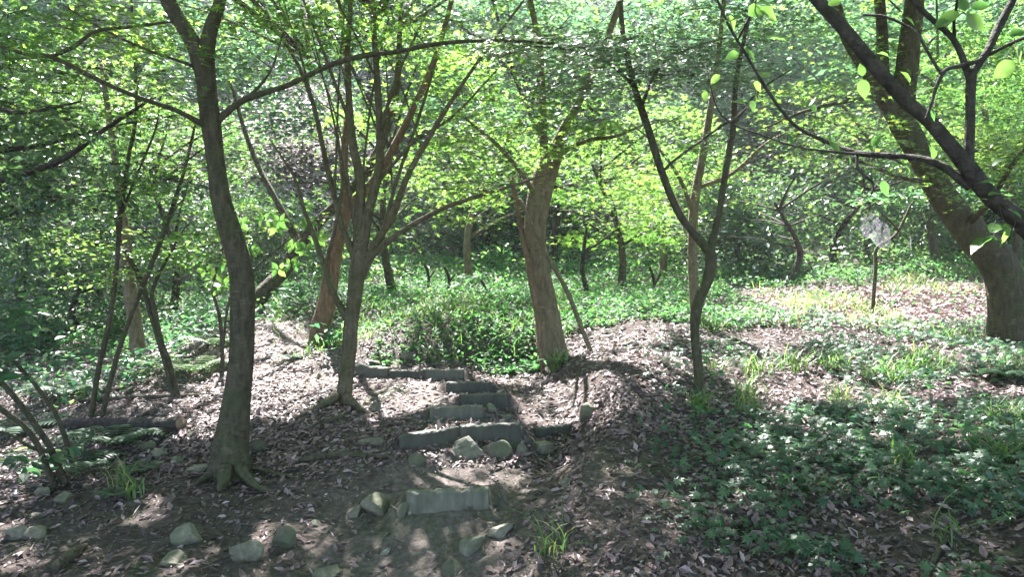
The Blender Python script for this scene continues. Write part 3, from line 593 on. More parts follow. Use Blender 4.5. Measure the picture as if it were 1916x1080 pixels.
def big_leaf(tree, px, py, size, d, ang, tilt=.6, mesh=None):
    """a single leaf: ang = direction it points in the picture (degrees, 0 right, 90 up)"""
    a = math.radians(ang); D = np.array([math.cos(a), rs7.uniform(-.3, .3), math.sin(a)]); D /= np.linalg.norm(D)
    N = np.array([rs7.uniform(-.4, .4), -tilt, 1-tilt])+rs7.randn(3)*.12; N = N-D*N.dot(D); N /= np.linalg.norm(N)
    X = np.cross(D, N); L = size/F*d; c = U(px, py, d)-D*L*.5
    Mx = Matrix(((X[0], D[0], N[0]), (X[1], D[1], N[1]), (X[2], D[2], N[2]))).to_4x4()
    o = link('leaf', mesh or lm[rs7.randint(4)], tree.root)
    o.matrix_local = Matrix.Translation(Vector(c-tree.base)) @ Mx @ Matrix.Scale(L, 4)
    S = np.array(tree.samples); j = np.argmin(np.linalg.norm(S[:, :3]-c, axis=1))
    tree.twig(S[j, :3], c, .0016, .0009, .02, 4, 3)
for q in [(1772,33,44,2.62,205,.7),(1765,42,34,2.6,200,.5),(1826,42,48,2.6,-38,.8),(1835,10,34,2.6,10,.5),(1802,8,26,2.6,110,.6),(1616,166,40,2.8,-85,.9),(1612,130,26,2.8,100,.7),(1563,4,30,2.85,20,.6),
          (1652,100,24,2.75,0,.2),(1703,38,22,2.7,-40,.5),(1745,215,24,2.6,-60,.6),(1785,208,44,2.6,10,.25),(1878,130,48,2.55,225,.7),(1905,60,34,2.55,20,.6),(1906,100,30,2.55,-60,.6),(1695,142,34,2.7,-30,.35),(1728,168,46,2.6,195,.2),
          (1785,168,44,2.6,-10,.15),(1372,34,34,3.25,180,.5),(1370,42,30,3.25,-60,.6),(1415,18,40,3.15,35,.7),(1440,25,44,3.15,-20,.7),(1432,5,36,3.15,5,.4),(1345,66,30,3.25,180,.5),(1420,68,36,3.2,-10,.5),(1455,70,40,3.2,5,.4),(1405,102,30,3.2,-45,.5),
          (1370,104,28,3.25,200,.6),(1338,148,24,3.2,-140,.7),(1418,162,26,3.2,-40,.8),(1433,140,22,3.15,20,.5),(1320,180,22,3.2,-90,.6),(1408,198,22,3.1,-70,.6),(1385,190,22,3.15,160,.4),(1575,282,26,2.95,60,.6),(1560,272,30,2.95,120,.6),(1655,352,30,2.85,-70,.85),
          (1665,275,24,2.8,160,.4),(1520,200,22,3.0,120,.5),(1516,190,24,3.0,60,.5),(1835,455,56,2.5,200,.35),(1858,448,40,2.5,170,.25),(1880,440,46,2.45,-80,.75),(1868,425,44,2.45,30,.3),(1895,370,36,2.5,10,.3),(1900,398,34,2.5,-20,.3),(1850,340,26,2.55,160,.25),
          (1862,362,26,2.55,20,.25),(1838,372,22,2.55,170,.2),(1870,300,30,2.5,40,.4),(1895,280,34,2.5,-30,.5),(1700,320,26,2.7,-50,.4),(1640,262,26,2.85,60,.4),(1590,300,22,2.9,-80,.5),(1745,285,26,2.7,100,.4),(1480,262,24,3.0,-70,.5),(1460,236,24,3.0,190,.5)]:
    big_leaf(T7, *q)

# ------------------------------------------------------------------ woodland behind: maples and evergreens of the terrace and the hill
def crown_mesh(name, seed, mat, rx, rz, nsp, nl, size, tpl, layer=True, srad=.6, world=None):
    rs = np.random.RandomState(seed); acc = Acc()
    lump = rs.randn(7, 3); lump /= np.linalg.norm(lump, axis=1)[:, None]
    for k in range(nsp):
        v = rs.randn(3); v /= np.linalg.norm(v); q = rs.rand()**.42*(1+.38*max(0, (lump@v).max()-.55))
        c = v*q*np.array([rx, rx, rz])
        n = int(nl*rs.uniform(.6, 1.4)); w = srad*rs.uniform(.6, 1.35)
        rr = rs.rand(n)**.55*w; a = rs.rand(n)*6.2832
        pos = np.stack([c[0]+rr*np.cos(a), c[1]+rr*np.sin(a), c[2]-.22*rr*rr/w+rs.randn(n)*(.05 if layer else .2)*w/.5], -1)
        if world is not None:                                     # leave the gaps through which the sun reaches the ground
            pos = pos[~sun_gap(pos*world[3]+np.asarray(world[:3]), rs, size*.5)]; n = len(pos)
            if n == 0: continue
        fr = frames(n, (rs.randn()*.18, rs.randn()*.18, 1), .26 if layer else .65, rs)
        leaves(acc, tpl, pos, fr, size*rs.uniform(.7, 1.3, n), np.clip(rs.rand(n)**1.6*.4+rs.rand()**1.3*.6, 0, 1))
    return acc.mesh(name, mat)
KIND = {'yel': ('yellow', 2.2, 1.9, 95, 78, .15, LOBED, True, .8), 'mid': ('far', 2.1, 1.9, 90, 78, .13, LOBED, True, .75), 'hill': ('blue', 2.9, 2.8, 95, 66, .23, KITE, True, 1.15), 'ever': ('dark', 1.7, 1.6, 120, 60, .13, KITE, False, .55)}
SHARED = {}
def crown(kind, seed, world):
    mt, rx, rz, nsp, nl, size, tpl, lay, sr = KIND[kind]
    if world[1] > 27:
        key = (kind, seed % 4)
        if key not in SHARED: SHARED[key] = crown_mesh('crown', 40+seed % 4, M[mt], rx, rz, nsp, nl, size, tpl, lay, sr)
        return SHARED[key]
    return crown_mesh('crown', seed, M[mt], rx, rz, nsp, nl, size, tpl, lay, sr, world)
def trunk_mesh(seed, h, r, lean=.3, nl=6, spread=1.5):
    rs = np.random.RandomState(seed); acc = Acc()
    P = catmull([(0, 0, -.3), (rs.randn()*lean*.3, rs.randn()*lean*.3, h*.4), (rs.randn()*lean, rs.randn()*lean, h)], 14)
    acc.add(*tube(P, np.linspace(r, r*.3, 14), 8, .1, (.15, .3, 4)))
    for k in range(nl):
        a = P[rs.randint(5, 13)]; an = rs.rand()*6.28; d = np.array([math.cos(an), math.sin(an), rs.uniform(.3, .9)])*spread*rs.uniform(.6, 1.1)
        acc.add(*tube(catmull([a, a+d*.5+[0, 0, .15], a+d], 6), np.linspace(r*.4, .008, 6), 5))
    return acc
TRK = [trunk_mesh(s, 3.4, .10, .5, 8, 2.0).mesh('trunk', M[b], True) for s, b in ((1, 'bark'), (2, 'bark_tan'), (3, 'bark_dark'), (4, 'bark'))]
NC = 0
def far_tree(px, d, kind, trk, label, cat='tree', sc=1.0, cz=3.2, group=None, name='maple_tree', rot=None, squash=1.0):
    x = (px-CX)/F*d; b = (x, d, gz(x, d))
    t = thing(name, label, cat, b, group)
    o = link('trunk', TRK[trk], t); o.scale = (sc, sc, sc*cz/3.2); rz = random.uniform(0, 6.28) if rot is None else rot; o.rotation_euler = (0, 0, rz)
    global NC; NC += 1
    c = link('crown', crown(kind, 100+NC, (b[0], b[1], b[2]+cz*sc, sc)), t); c.location = (0, 0, cz*sc); c.scale = (sc, sc, sc); c['kind'] = 'stuff'
    return t
MIDS = [(740,12.5,'yel',0,'bright green maple seen between the many-stemmed maple and the thick tan trunk',.85,3.1),
        (880,14.5,'yel',1,'yellow-green maple left of the thick tan trunk, over the sunlit clearing',.9,3.3),
        (1160,12.6,'yel',0,'glowing yellow-green maple right of the thick tan trunk',.8,2.6),
        (1240,15.0,'yel',1,'bright green maple behind the slim pale-brown maple',.9,3.2),
        (1030,17.0,'mid',2,'maple directly behind the thick tan trunk',1.1,4.2),
        (320,13.0,'mid',0,'pale green maple left of the forked tree, low over the gully',.8,3.2),
        (180,15.0,'mid',3,'grey-green maple at the far left behind the thin stems',1.0,3.8),
        (1760,14.5,'mid',0,'maple seen through the fork of the old leaning trunk',.95,4.2),
        (1900,13.0,'mid',3,'maple behind the old trunk at the right edge',.9,3.2),
        (1620,15.5,'mid',3,'maple above the sunlit grass at the right',.9,4.0)]
for px, d, c, k, lab, sc, cz in MIDS: far_tree(px, d, c, k, lab, 'tree', sc, cz)
EVER = [(1470,13.2,'ever','dark evergreen shrub behind the sunlit grass patch',.85,1.5),(1560,14.5,'ever','dark evergreen shrub left of the spider web',.9,1.7),(1400,15,'ever','dark evergreen shrub behind the two-armed maple',.8,1.4),
        (1850,15,'ever','dark evergreen shrub behind the old leaning trunk',.9,1.8),(480,15,'ever','dark evergreen shrub behind the crooked leaning trunk',.7,1.3),(160,11.8,'ever','dark evergreen shrub in the gully at the far left',.7,1.2),(900,18.5,'ever','dark evergreen shrub above the sunlit clearing',.8,2.2),(30,13.5,'ever','tall dark evergreen at the left edge',1.2,2.8)]
for px, d, c, lab, sc, cz in EVER: far_tree(px, d, c, 2, lab, 'shrub', sc, cz, name='evergreen_shrub')
rsH = np.random.RandomState(15); n = 0; ROWS = [20.5, 25, 30, 36, 43]
ORD = 'first second third fourth fifth sixth seventh eighth ninth tenth eleventh twelfth'.split()
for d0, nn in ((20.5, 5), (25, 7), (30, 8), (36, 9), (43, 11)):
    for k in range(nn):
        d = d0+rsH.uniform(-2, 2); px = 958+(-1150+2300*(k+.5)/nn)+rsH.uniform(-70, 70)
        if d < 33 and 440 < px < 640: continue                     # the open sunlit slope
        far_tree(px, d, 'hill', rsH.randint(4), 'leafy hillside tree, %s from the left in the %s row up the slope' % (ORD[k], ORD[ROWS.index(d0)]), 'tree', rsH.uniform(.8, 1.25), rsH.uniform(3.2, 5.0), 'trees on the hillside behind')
# evergreen reaching in from the left edge
TE = Tree('evergreen_tree', 'dark twiggy evergreen reaching in from the upper left edge', 'bark_dark', base_at(-260, 760, 6.2), leafmat='dark', leaf=KITE, lsize=.075, twigmat='bark_dark')
TE.limb([(-262,860,6.2,60),(-258,760,6.2,52),(-250,600,6.2,46),(-230,450,6.2,40),(-220,250,6.2,32),(-200,0,6.2,24),(-180,-250,6.2,12)], 'trunk', 10, n=40)
TE.limb([(-232,450,6.2,26),(-100,390,6.1,20),(0,340,6.0,16),(110,302,5.9,12),(190,246,5.8,9),(290,180,5.8,5)], 'limb')
TE.limb([(-225,340,6.2,22),(-100,300,6.3,14),(0,283,6.4,11),(90,268,6.5,8),(190,240,6.6,5),(330,215,6.6,3)], 'limb')
TE.limb([(-215,200,6.2,20),(-80,170,6.0,12),(30,210,5.9,8),(150,190,5.8,4)], 'limb')
TE.limb([(-240,520,6.2,20),(-100,450,6.4,13),(20,400,6.6,8),(120,370,6.7,4)], 'limb')
for q in [(70,290,190,110,5.4,7.4,44,.30,38),(230,330,150,90,5.8,7.6,14,.28,32),(40,160,140,110,5.6,7.2,14,.3,32),(60,430,120,60,6.2,7.6,10,.28,32)]: TE.region(*q, flat=.6, droop=.4, sub=10)

# --- upper canopy above the frame, on limbs of the same trees, shaped for shade
ROOF = [(T1, 5.6), (T2, 6.8), (T4, 7.6), (T6, 7.4), (T5, 6.2), (T3, 7.8), (TL, 8.2), (T7, 5.5), (TE, 6.5)]
rsR = np.random.RandomState(77)
tops = [t.base+np.array([0, 0, h]) for t, h in ROOF]
cells = [[] for _ in ROOF]
for k in range(750):                                           # unseen leaf sprays added high up to shade the green terrace
    zt = rsR.uniform(9.3, 11.5); x = rsR.uniform(-4.5, 3.2)+SUN[0]/SUN[2]*zt; y = rsR.uniform(8.6, 13.0)+SUN[1]/SUN[2]*zt
    if (zt-CZ)/y < .39: continue
    j = int(np.argmin([math.hypot(x-t[0], y-t[1]) for t in tops])); cells[j].append((x, y, zt))
for k in range(2700):                                          # unseen dense sprays added to keep the foreground in shade
    zt = rsR.uniform(6.0, 9.0); lx = rsR.uniform(-4.5, 4.5); ly = rsR.uniform(2.0, 5.9); x = lx+SUN[0]/SUN[2]*zt; y = ly+SUN[1]/SUN[2]*zt
    if lx > .8 and rsR.rand() < .55*sstep(3.2, 5.2, np.array(ly)): continue
    if rsR.rand() < .6*sstep(5.0, 5.9, np.array(ly)): continue
    if (zt-CZ)/y < .38: continue
    j = int(np.argmin([math.hypot(x-t[0], y-t[1]) for t in tops])); cells[j].append((x, y, zt))
for k in range(6500):
    x = rsR.uniform(-11, 11); y = rsR.uniform(-8, 21); zt = rsR.uniform(6.0, 9.0)+.12*max(0, y-8)
    gx_ = x-SUN[0]/SUN[2]*zt; gy_ = y-SUN[1]/SUN[2]*zt; gully = gx_ < -1.7-.25*max(0, gy_-9) and 4 < gy_ < 13
    if y > 0 and (zt-CZ)/y < .40 and rsR.rand() < .7: continue
    if y-(zt-.5)/math.tan(EL) > 7.0 and not gully and rsR.rand() < (.45 if abs(gx_) < 3.5 and gy_ > 8.3 else .84): continue
    j = int(np.argmin([math.hypot(x-t[0], y-t[1]) for t in tops])); cells[j].append((x, y, zt))
for (t, h), pts in zip(ROOF, cells):
    if not pts: continue
    pts = np.array(pts); S = np.array(t.samples); top = S[np.argmax(S[:, 2]), :3]
    save = (t.leaf, t.lsize)
    nl = max(3, len(pts)//80)
    for c in pts[rsR.permutation(len(pts))[:nl]]:
        a = S[np.argmin(np.linalg.norm(S[:, :3]-(.35*c+.65*top), axis=1)+np.maximum(0, 4.5-S[:, 2])*2), :3]
        if np.linalg.norm(c-a) > .6:
            t.limb([(*a, .035), (*((a+c)/2+[0, 0, .35]), .024), (*c, .008)], 'limb', 6, xyz=True, n=9)
    t.leaf, t.lsize = KITE, .17
    for c in pts: t.spray(c, rsR.uniform(.55, .95), 40, rsR, flat=.45, twig=rsR.rand() < .15, sub=0)
    t.leaf, t.lsize = save
for t in (T1, T2, T3, TL, T4, T5, T5b, T6, T7, TE): t.finish()

# ------------------------------------------------------------------ thin-stemmed shrubs and saplings
def shrub(name, label, base, stems, regs, leafmat='maple', leaf=KITE, lsize=.06, bark='bark', **kw):
    t = Tree(name, label, bark, base, 'shrub', leafmat, leaf, lsize)
    for s in stems: t.limb(s, 'stem', 7)
    for q in regs: t.region(*q, **kw)
    t.finish(); return t
def down(px, d, w): b = base_at(px, 0, d); return (px, HY+(CZ-b[2]+.06)*F/d, d, w)
shrub('thin_stemmed_shrub', 'tall thin grey stems rising from the gully left of the forked tree', base_at(180, 770, 6.8),
      [[down(168,6.8,11),(185,690,6.8,10),(205,600,6.8,9),(218,500,6.8,8),(226,400,6.8,9),(240,300,6.7,8),(255,200,6.6,6),(246,0,6.5,4)],
       [down(188,6.8,10),(215,680,6.8,9),(245,590,6.8,8),(300,450,6.9,9),(338,340,7.0,7),(352,290,7.0,6),(368,220,7.0,4)],
       [(226,400,6.8,6),(255,330,6.8,5),(290,245,6.8,4),(300,180,6.8,2)]],
      [(250,420,120,90,6.2,7.4,16,.28,36),(150,470,120,70,6.2,7.4,12,.28,34),(280,250,120,110,6.3,7.4,14,.3,36)])
shrub('thin_stemmed_shrub', 'two dark thin stems leaning left beside the forked trunk', base_at(332, 745, 7.3),
      [[down(330,7.3,11),(312,690,7.3,9),(285,600,7.3,8),(262,520,7.3,10),(225,450,7.3,8),(222,400,7.3,6),(240,340,7.3,4)],
       [down(338,7.3,10),(318,680,7.3,8),(303,640,7.3,8),(292,590,7.3,9),(286,545,7.3,8),(320,470,7.3,5),(350,420,7.4,3)]],
      [(300,500,110,50,6.9,7.7,12,.26,34),(390,480,60,50,6.9,7.5,6,.22,26)], leafmat='bright', leaf=OVAL, lsize=.075)
TS = Tree('maple_tree', 'short sunlit yellowish trunk in the gully behind the thin grey stems', 'bark_tan', base_at(262, 680, 9.5))
TS.limb([(266,705,9.5,34),(262,670,9.5,29),(252,610,9.5,26),(243,540,9.5,25),(238,500,9.5,22),(232,420,9.5,17),(215,300,9.6,12),(190,120,9.8,8)], 'trunk', 10, (.1, .2, 4), 40)
TS.region(200,230,140,140,9.0,10.5,22,.5,50); TS.finish()
TB = Tree('thin_stemmed_shrub', 'fan of leaning stems at the lower left edge with broad dark leaves', 'bark', base_at(125, 890, 5.3), 'shrub', 'herb', OVAL, .10)
for s in ([down(128,5.3,14),(95,840,5.25,12),(55,780,5.2,11),(0,715,5.1,10),(-60,660,5.0,8)], [down(148,5.4,10),(115,800,5.4,9),(78,735,5.4,8),(40,690,5.3,7),(-10,640,5.2,5)],
          [down(110,5.25,12),(60,815,5.1,10),(0,765,5.0,9),(-70,720,4.9,6)], [(100,845,5.25,10),(60,838,5.1,7),(20,815,5.0,5),(-20,805,4.9,3)]): TB.limb(s, 'stem', 8)
TB.region(30,560,60,40,4.6,5.4,5,.22,22,droop=.6); TB.region(40,660,80,50,4.6,5.6,6,.22,18); TB.region(50,850,70,40,4.9,5.4,5,.2,14); TB.finish()
# compound-leaved sapling with glowing sprays left of centre; its leaves are picked out singly
TC = Tree('sapling', 'slender sapling with glowing compound leaves behind the forked trunk', 'twig', base_at(420, 690, 8.2), 'sapling', 'bright', OVAL, .07)
TC.limb([down(418,8.2,8),(412,600,8.2,7),(400,540,8.2,6),(415,470,8.2,5),(450,400,8.2,3)], 'stem', 6)
TC.limb([down(412,8.2,6),(430,560,8.1,5),(480,500,8.0,4),(540,450,8.0,3),(600,410,8.0,2)], 'stem', 6)
for cx, cy in [(405,405),(455,412),(505,425),(440,470),(468,462),(425,492),(448,500),(500,405),(512,432),(560,450),(580,470),(540,495),(515,505),(590,435),(575,420),(602,455),(385,500),(398,520),(372,480),(405,540),(345,485),(420,530),(550,470),(530,415)]:
    cx += rs7.uniform(-8, 8); cy += rs7.uniform(-8, 8); d = rs7.uniform(7.7, 8.3)
    for a in (0, 62, 125, 180, 235, 300): big_leaf(TC, cx+13*math.cos(math.radians(a)), cy-8*math.sin(math.radians(a)), rs7.uniform(12, 19), d, a+rs7.uniform(-15, 15), .55)
TC.finish()
def sapling(label, base, stems, regs=(), bark='bark_dark', leafmat='herb', leaf=KITE, lsize=.08, name='sapling', **kw):
    t = Tree(name, label, bark, base, 'sapling', leafmat, leaf, lsize)
    for s in stems: t.limb(s, 'stem', 6)
    for q in regs: t.region(*q, **kw)
    t.finish(); return t
sapling('dark bare sapling in the green clearing right of the thick tan trunk', base_at(1102, 575, 10.8), [[down(1103,10.8,11),(1098,545,10.8,10),(1090,500,10.8,9),(1095,450,10.8,7),(1098,425,10.8,4)],[(1093,470,10.8,6),(1120,455,10.8,5),(1165,421,10.8,3)]])
sapling('leafy sapling with bent top in the sunlit grass, below the spider web', base_at(1635, 590, 9.6),
        [[down(1636,9.6,9),(1634,560,9.6,8),(1638,500,9.6,7),(1640,465,9.6,7),(1675,440,9.6,6),(1695,405,9.6,5),(1716,372,9.6,4),(1790,340,9.5,3)],[(1716,372,9.6,3),(1660,370,9.5,3),(1612,395,9.5,3)],[(1680,430,9.6,4),(1650,402,9.5,3),(1640,425,9.5,2)]],
        [(1670,372,70,14,9.2,9.7,9,.2,26),(1790,360,70,26,9.0,9.6,10,.22,26)], bark='bark', leaf=KITE, lsize=.10)
for px, py0, py1, d, lab in [(800,495,535,12,'cut-off upright stick left in the bright clearing'),(838,500,545,11.6,'forked stick standing in the brightest clearing spot'),(906,525,555,11.2,'short stick stump between the clearing and the thick tan trunk'),(1222,500,560,12,'upright dead stick in the clearing by the two-armed maple')]:
    sapling(lab, base_at(px, 0, d), [[down(px,d,7),(px+2,(py0+py1)/2,d,6),(px-6,py0,d,5)],[(px+1,(py0+py1)/2+8,d,4),(px+14,py0+12,d,3)]], name='dead_stick')
def pole(label, pts, bark='bark'):
    t = Tree('leaning_pole', label, bark, U(*pts[-1][:3]), 'pole'); t.limb(pts[::-1], 'pole_shaft', 7); t.finish()
b = base_at(1016, 0, 7.5); pole('thin dark pole leaning on the left side of the thick tan trunk', [(958,330,8.2,7),(975,430,8.0,9),(998,540,7.7,10),(1016,HY+(CZ-b[2]+.05)*F/7.5,7.5,9)], 'bark_red')
b = base_at(1112, 0, 7.6); pole('long pale pole propped aslant against the thick tan trunk', [(972,372,7.6,6),(1020,470,7.6,8),(1060,545,7.6,9),(1112,HY+(CZ-b[2]+.05)*F/7.6,7.6,9)], 'bark_tan')

# spider web and a web-like blur
def web(label, c, rx, ry, yaw, n=17, turns=24, wth=.0009):
    t = thing('spider_web', label, 'spider web', c); acc = Acc(); acs = Acc()
    X = np.array([math.cos(yaw), math.sin(yaw), 0]); Z = np.array([0, 0, 1.])
    an = np.arange(n)/n*2*math.pi+R.uniform(-.1, .1, n); ext = .75+.28*np.cos(2*an+.9)+R.uniform(-.06, .06, n)
    def pt(a, q): return X*math.cos(a)*rx*q+Z*math.sin(a)*ry*q
    def th(ac, a, b, w):
        d = b-a; l = np.linalg.norm(d); s = np.cross(d/l, np.cross(X, Z))*w/2
        ac.add(np.array([a-s, a+s, b+s, b-s]), np.array([(0, 1, 2), (0, 2, 3)]))
    for a, e in zip(an, ext): th(acc, np.zeros(3), pt(a, e), wth)
    for k in range(turns):
        q = .12+.86*k/turns
        for j in range(n): th(acs, pt(an[j], q*ext[j]), pt(an[(j+1) % n], q*ext[(j+1) % n])*.985, wth)
    for nm, ac in (('radial_threads', acc), ('spiral_threads', acs)):
        o = link(nm, ac.mesh(nm, M['silk']), t); o['kind'] = 'stuff'
web('sunlit orb spider web hung below the bent sapling top', U(1638, 430, 9.4), .26, .33, .25)
web('small narrow pale blur of web-like threads above the grass beside the leaning trunk', U(1704, 458, 9.4), .07, .17, .9, 11, 16)  # faint pale blur, drawn here as web threads

# ------------------------------------------------------------------ timber steps
def box_part(w, dpt, h, bev=.008, seed=0, segs=22):
    """weathered plank: subdivided along its length, edges chamfered and uneven"""
    rs = np.random.RandomState(seed); xs = np.linspace(-w/2, w/2, segs+1)
    prof = np.array([(-dpt/2, 0), (-dpt/2, h-bev), (-dpt/2+bev, h), (dpt/2-bev, h), (dpt/2, h-bev), (dpt/2, 0)])
    V = []; 
    for k, x in enumerate(xs):
        p = prof.copy(); p[1:5, 1] += 0; p[:, 0] += rs.randn(6)*.0015; p[2:5, 1] += rs.randn(3)*.002-(.012*rs.rand() if rs.rand() < .22 else 0)
        V += [(x, a, b) for a, b in p]
    m = 6; T = []
    for k in range(segs):
        for j in range(m):
            a = k*m+j; b = k*m+(j+1) % m; T += [(a, b, b+m), (a, b+m, a+m)]
    for e in (0, segs*m): T += [(e, e+1+j, e+2+j) if e else (e, e+2+j, e+1+j) for j in range(4)]
    return np.array(V, float), np.array(T)
BLAB = ['pale weathered step board, lowest and nearest on the path','dark sloping step board, left one of the joined pair above the stones','dark level step board, right one of the joined pair above the stones','pale step board behind the joined pair, left of a brown stone',
        'dark brown step board, fourth up the path','dark step board just below the top of the flight','pale board at the top left of the flight, beside the many-stemmed maple','short dark board in the middle of the top row','pale board at the right of the top row','small board at the foot of the right bank, apart from the flight']
for k, (x0, y0, x1, y1, h, d0, d1) in enumerate(BOARDS):
    a = U(x0, y0, d0); b = U(x1, y1, d1); w = np.linalg.norm(b-a); c = (a+b)/2; hh = h/F*d0
    V, T = box_part(w, .085, hh+.08, seed=k)
    t = thing('step_board', BLAB[k], 'step', (c[0], c[1]+.03, c[2]-hh-.08), 'timber steps of the path')
    yaw = math.atan2(b[1]-a[1], b[0]-a[0]); rl = math.atan2(b[2]-a[2], w)
    t.rotation_euler = (0, -rl, yaw)
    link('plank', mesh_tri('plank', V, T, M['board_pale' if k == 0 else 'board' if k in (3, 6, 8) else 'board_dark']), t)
    for sx in ((-.36, .36) if k else (.12,)):                      # stakes that hold the riser
        P = np.array([(sx*w, -.045 if k == 0 else .05, -.22), (sx*w, -.045 if k == 0 else .05, .06 if k == 0 else hh*.6)])
        link('stake', mesh_tri('stake', *tube(catmull(P, 4), [.008, .014, .015, .015], 6), M['board']), t)

# ------------------------------------------------------------------ rocks
def rock_mesh(seed):
    import bmesh
    rs = np.random.RandomState(seed); bm = bmesh.new(); bmesh.ops.create_icosphere(bm, subdivisions=3, radius=1.05)
    V = np.array([v.co[:] for v in bm.verts]); T = np.array([[v.index for v in f.verts] for f in bm.faces]); bm.free()
    for _ in range(13):                                             # knock off facets
        nrm = rs.randn(3); nrm /= np.linalg.norm(nrm); h = rs.uniform(.42, .8); dd = V@nrm
        V = V-np.outer(np.maximum(0, dd-h)*.985, nrm)
    V = V*(1+.05*fbm(V[:, :1].ravel()*2.5+seed, V[:, 1]*2.5+V[:, 2]*1.7, 3))[:, None]
    me = mesh_tri('rock', V, T, M['rock'], smooth=False)
    return me
RK = [rock_mesh(s) for s in range(8)]
ROCKS = [(702,948,78,52,'large angular mossy rock left of the nearest step board'),(752,955,28,40,'narrow upright stone wedged against the nearest step board'),(662,960,30,30,'small stone left of the large angular mossy rock'),
 (785,862,52,30,'flat-topped stone left of the sunlit leaf patch, below the joined boards'),(876,843,66,42,'largest pale rock in the row below the joined boards'),(925,851,58,36,'rounded grey rock in the row, right of the largest pale one'),(975,843,30,26,'small stone in the middle of the rock row'),(1014,840,62,30,'long flat rock at the right end of the rock row'),
 (918,771,30,20,'round brown stone at the right end of the third step board'),(945,787,34,16,'flat stone just above the joined boards'),(820,793,26,14,'small stone on the tread above the left joined board'),(850,785,30,12,'thin stone in front of the third step board'),
 (345,1000,62,40,'greenish flat-faced rock at lower left of the path'),(450,1038,66,44,'rock with a sunlit white top at the lower left'),(530,1012,64,52,'mossy rock right of the white-topped rock'),(480,836,40,30,'round stone at the right foot of the forked tree'),
 (320,1050,60,26,'low flat rock below the greenish flat-faced rock'),(880,1032,60,46,'pointed mossy rock below the nearest step board'),(935,998,50,34,'dark bluish rock right of the nearest step board'),(608,1072,70,22,'broad flat rock at the bottom edge'),(850,1065,56,28,'low rock at the bottom edge left of the pointed one'),
 (20,1000,44,34,'sunlit white stone at the left edge'),(60,1000,56,30,'grey stone beside the sunlit stone at the left edge'),(75,925,40,24,'brownish stone by the gully at the left'),(115,935,42,24,'round tan stone by the gully at the left'),(65,968,36,14,'pale thin stone lying at the left edge'),
 (365,880,46,24,'long stone left of the foot of the forked tree'),(330,862,30,16,'pale stone near the foot of the forked tree'),(300,850,40,18,'sharp grey stone in the stony gully edge'),(270,838,30,20,'mossy stone in the gully edge by the cut log'),(405,846,30,16,'flat pale stone touching the left root of the forked tree'),
 (760,672,44,24,'round stone at the foot of the overgrown bank'),(700,677,40,14,'pale flat stone behind the top row of boards'),(820,683,30,10,'thin flat stone between bank and top boards'),(1065,688,24,14,'small pale stone by the tuft below the thick tan trunk'),(1062,905,34,22,'dark stone on the right edge of the path'),
 (705,765,24,20,'dark stone beside the many-stemmed maple'),(690,830,50,16,'flat stone left of the joined boards'),(1100,770,44,40,'mossy hump of stone in the eroded right bank'),(640,850,30,12,'thin stone among the roots left of the steps'),(440,800,26,12,'small stone behind the forked tree'),
 (990,960,26,14,'small flat stone on the path right of the nearest step'),(720,1035,22,16,'small pale stone low on the path'),(590,985,24,14,'small stone left of the large angular rock')]
for k, (px, py, w, h, lab) in enumerate(ROCKS):
    c = hit(px, py+h*.38); d = c[1]; o = link('rock', RK[k % 8]); s = w/F*d/2
    o.location = (c[0], c[1]+s*.4, c[2]+h/F*d*.21); o.scale = (s*1.12, s*.85, h/F*d*.62); o.rotation_euler = (random.uniform(-.2, .2), random.uniform(-.2, .2), random.uniform(0, .5)+(3.14 if k % 2 else 0))
    tag(o, lab, 'rock', 'rocks along the path')
# small stones, uncounted
acc = Acc(); bm_v = np.array([(1,0,0),(-1,0,0),(0,1,0),(0,-1,0),(0,0,1),(0,0,-.6)])*1.0; bm_t = np.array([(0,2,4),(2,1,4),(1,3,4),(3,0,4),(2,0,5),(1,2,5),(3,1,5),(0,3,5)])
rsG = np.random.RandomState(8); n = 2600
y = 2.8+rsG.rand(n)**1.3*5.2; x = rsG.uniform(-.72, .35, n)*y; keep = (rsG.rand(n) < .15+.75*pathmask(x, y, 1.3)+.5*(x < -1.2)); x, y = x[keep], y[keep]; n = len(x)
pos = np.stack([x, y, ground(x, y)+.002], -1); fr = frames(n, (0, 0, 1), .3, rsG)
leaves(acc, (bm_v*np.array([1, .75, .55])+rsG.randn(6, 3)*.1, bm_t), pos, fr, np.clip(rsG.lognormal(-4.55, .5, n), .004, .035), rsG.rand(n))
o = link('gravel', acc.mesh('gravel', M['rock'])); o['kind'] = 'stuff'; o['label'] = 'small stones scattered on the trodden path'; o['category'] = 'gravel'

# ------------------------------------------------------------------ logs, fallen sticks
def lying(name, label, pts, cat, bark='deadwood', sides=8, lift=.6, cut=False):
    P = []
    for px, py, w in pts:
        c = hit(px, py); P.append((c[0], c[1], c[2]+lift*w/2/F*c[1], w/2/F*c[1]))
    base = np.array(P[0][:3]); t = thing(name, label, cat, base); C = catmull(P, max(6, 5*len(P)))
    link('stick' if cat != 'log' else 'bark', mesh_tri(name, *(lambda v: (v[0]-base, v[1]))(tube(C[:, :3], C[:, 3], sides, .15)), M[bark], smooth=True), t)
    if cut:
        d = C[-1, :3]-C[-2, :3]; d /= np.linalg.norm(d)
        V, T = tube(np.array([C[-1, :3], C[-1, :3]+d*.012]), np.array([1.0, .95])*C[-1, 3]*.93, 14)
        link('cut_end', mesh_tri('cut_end', V-base, T, M['cutwood']), t)
lying('fallen_log', 'cut log with pale sawn end lying across the gully at the left', [(120,800,20),(220,803,24),(338,806,26)], 'log', 'bark_dark', 12, .7, True)
lying('fallen_log', 'dark rotten log lying under the cut log in the gully', [(60,815,16),(190,826,18),(310,822,16)], 'log', 'bark_dark', 10, .5)
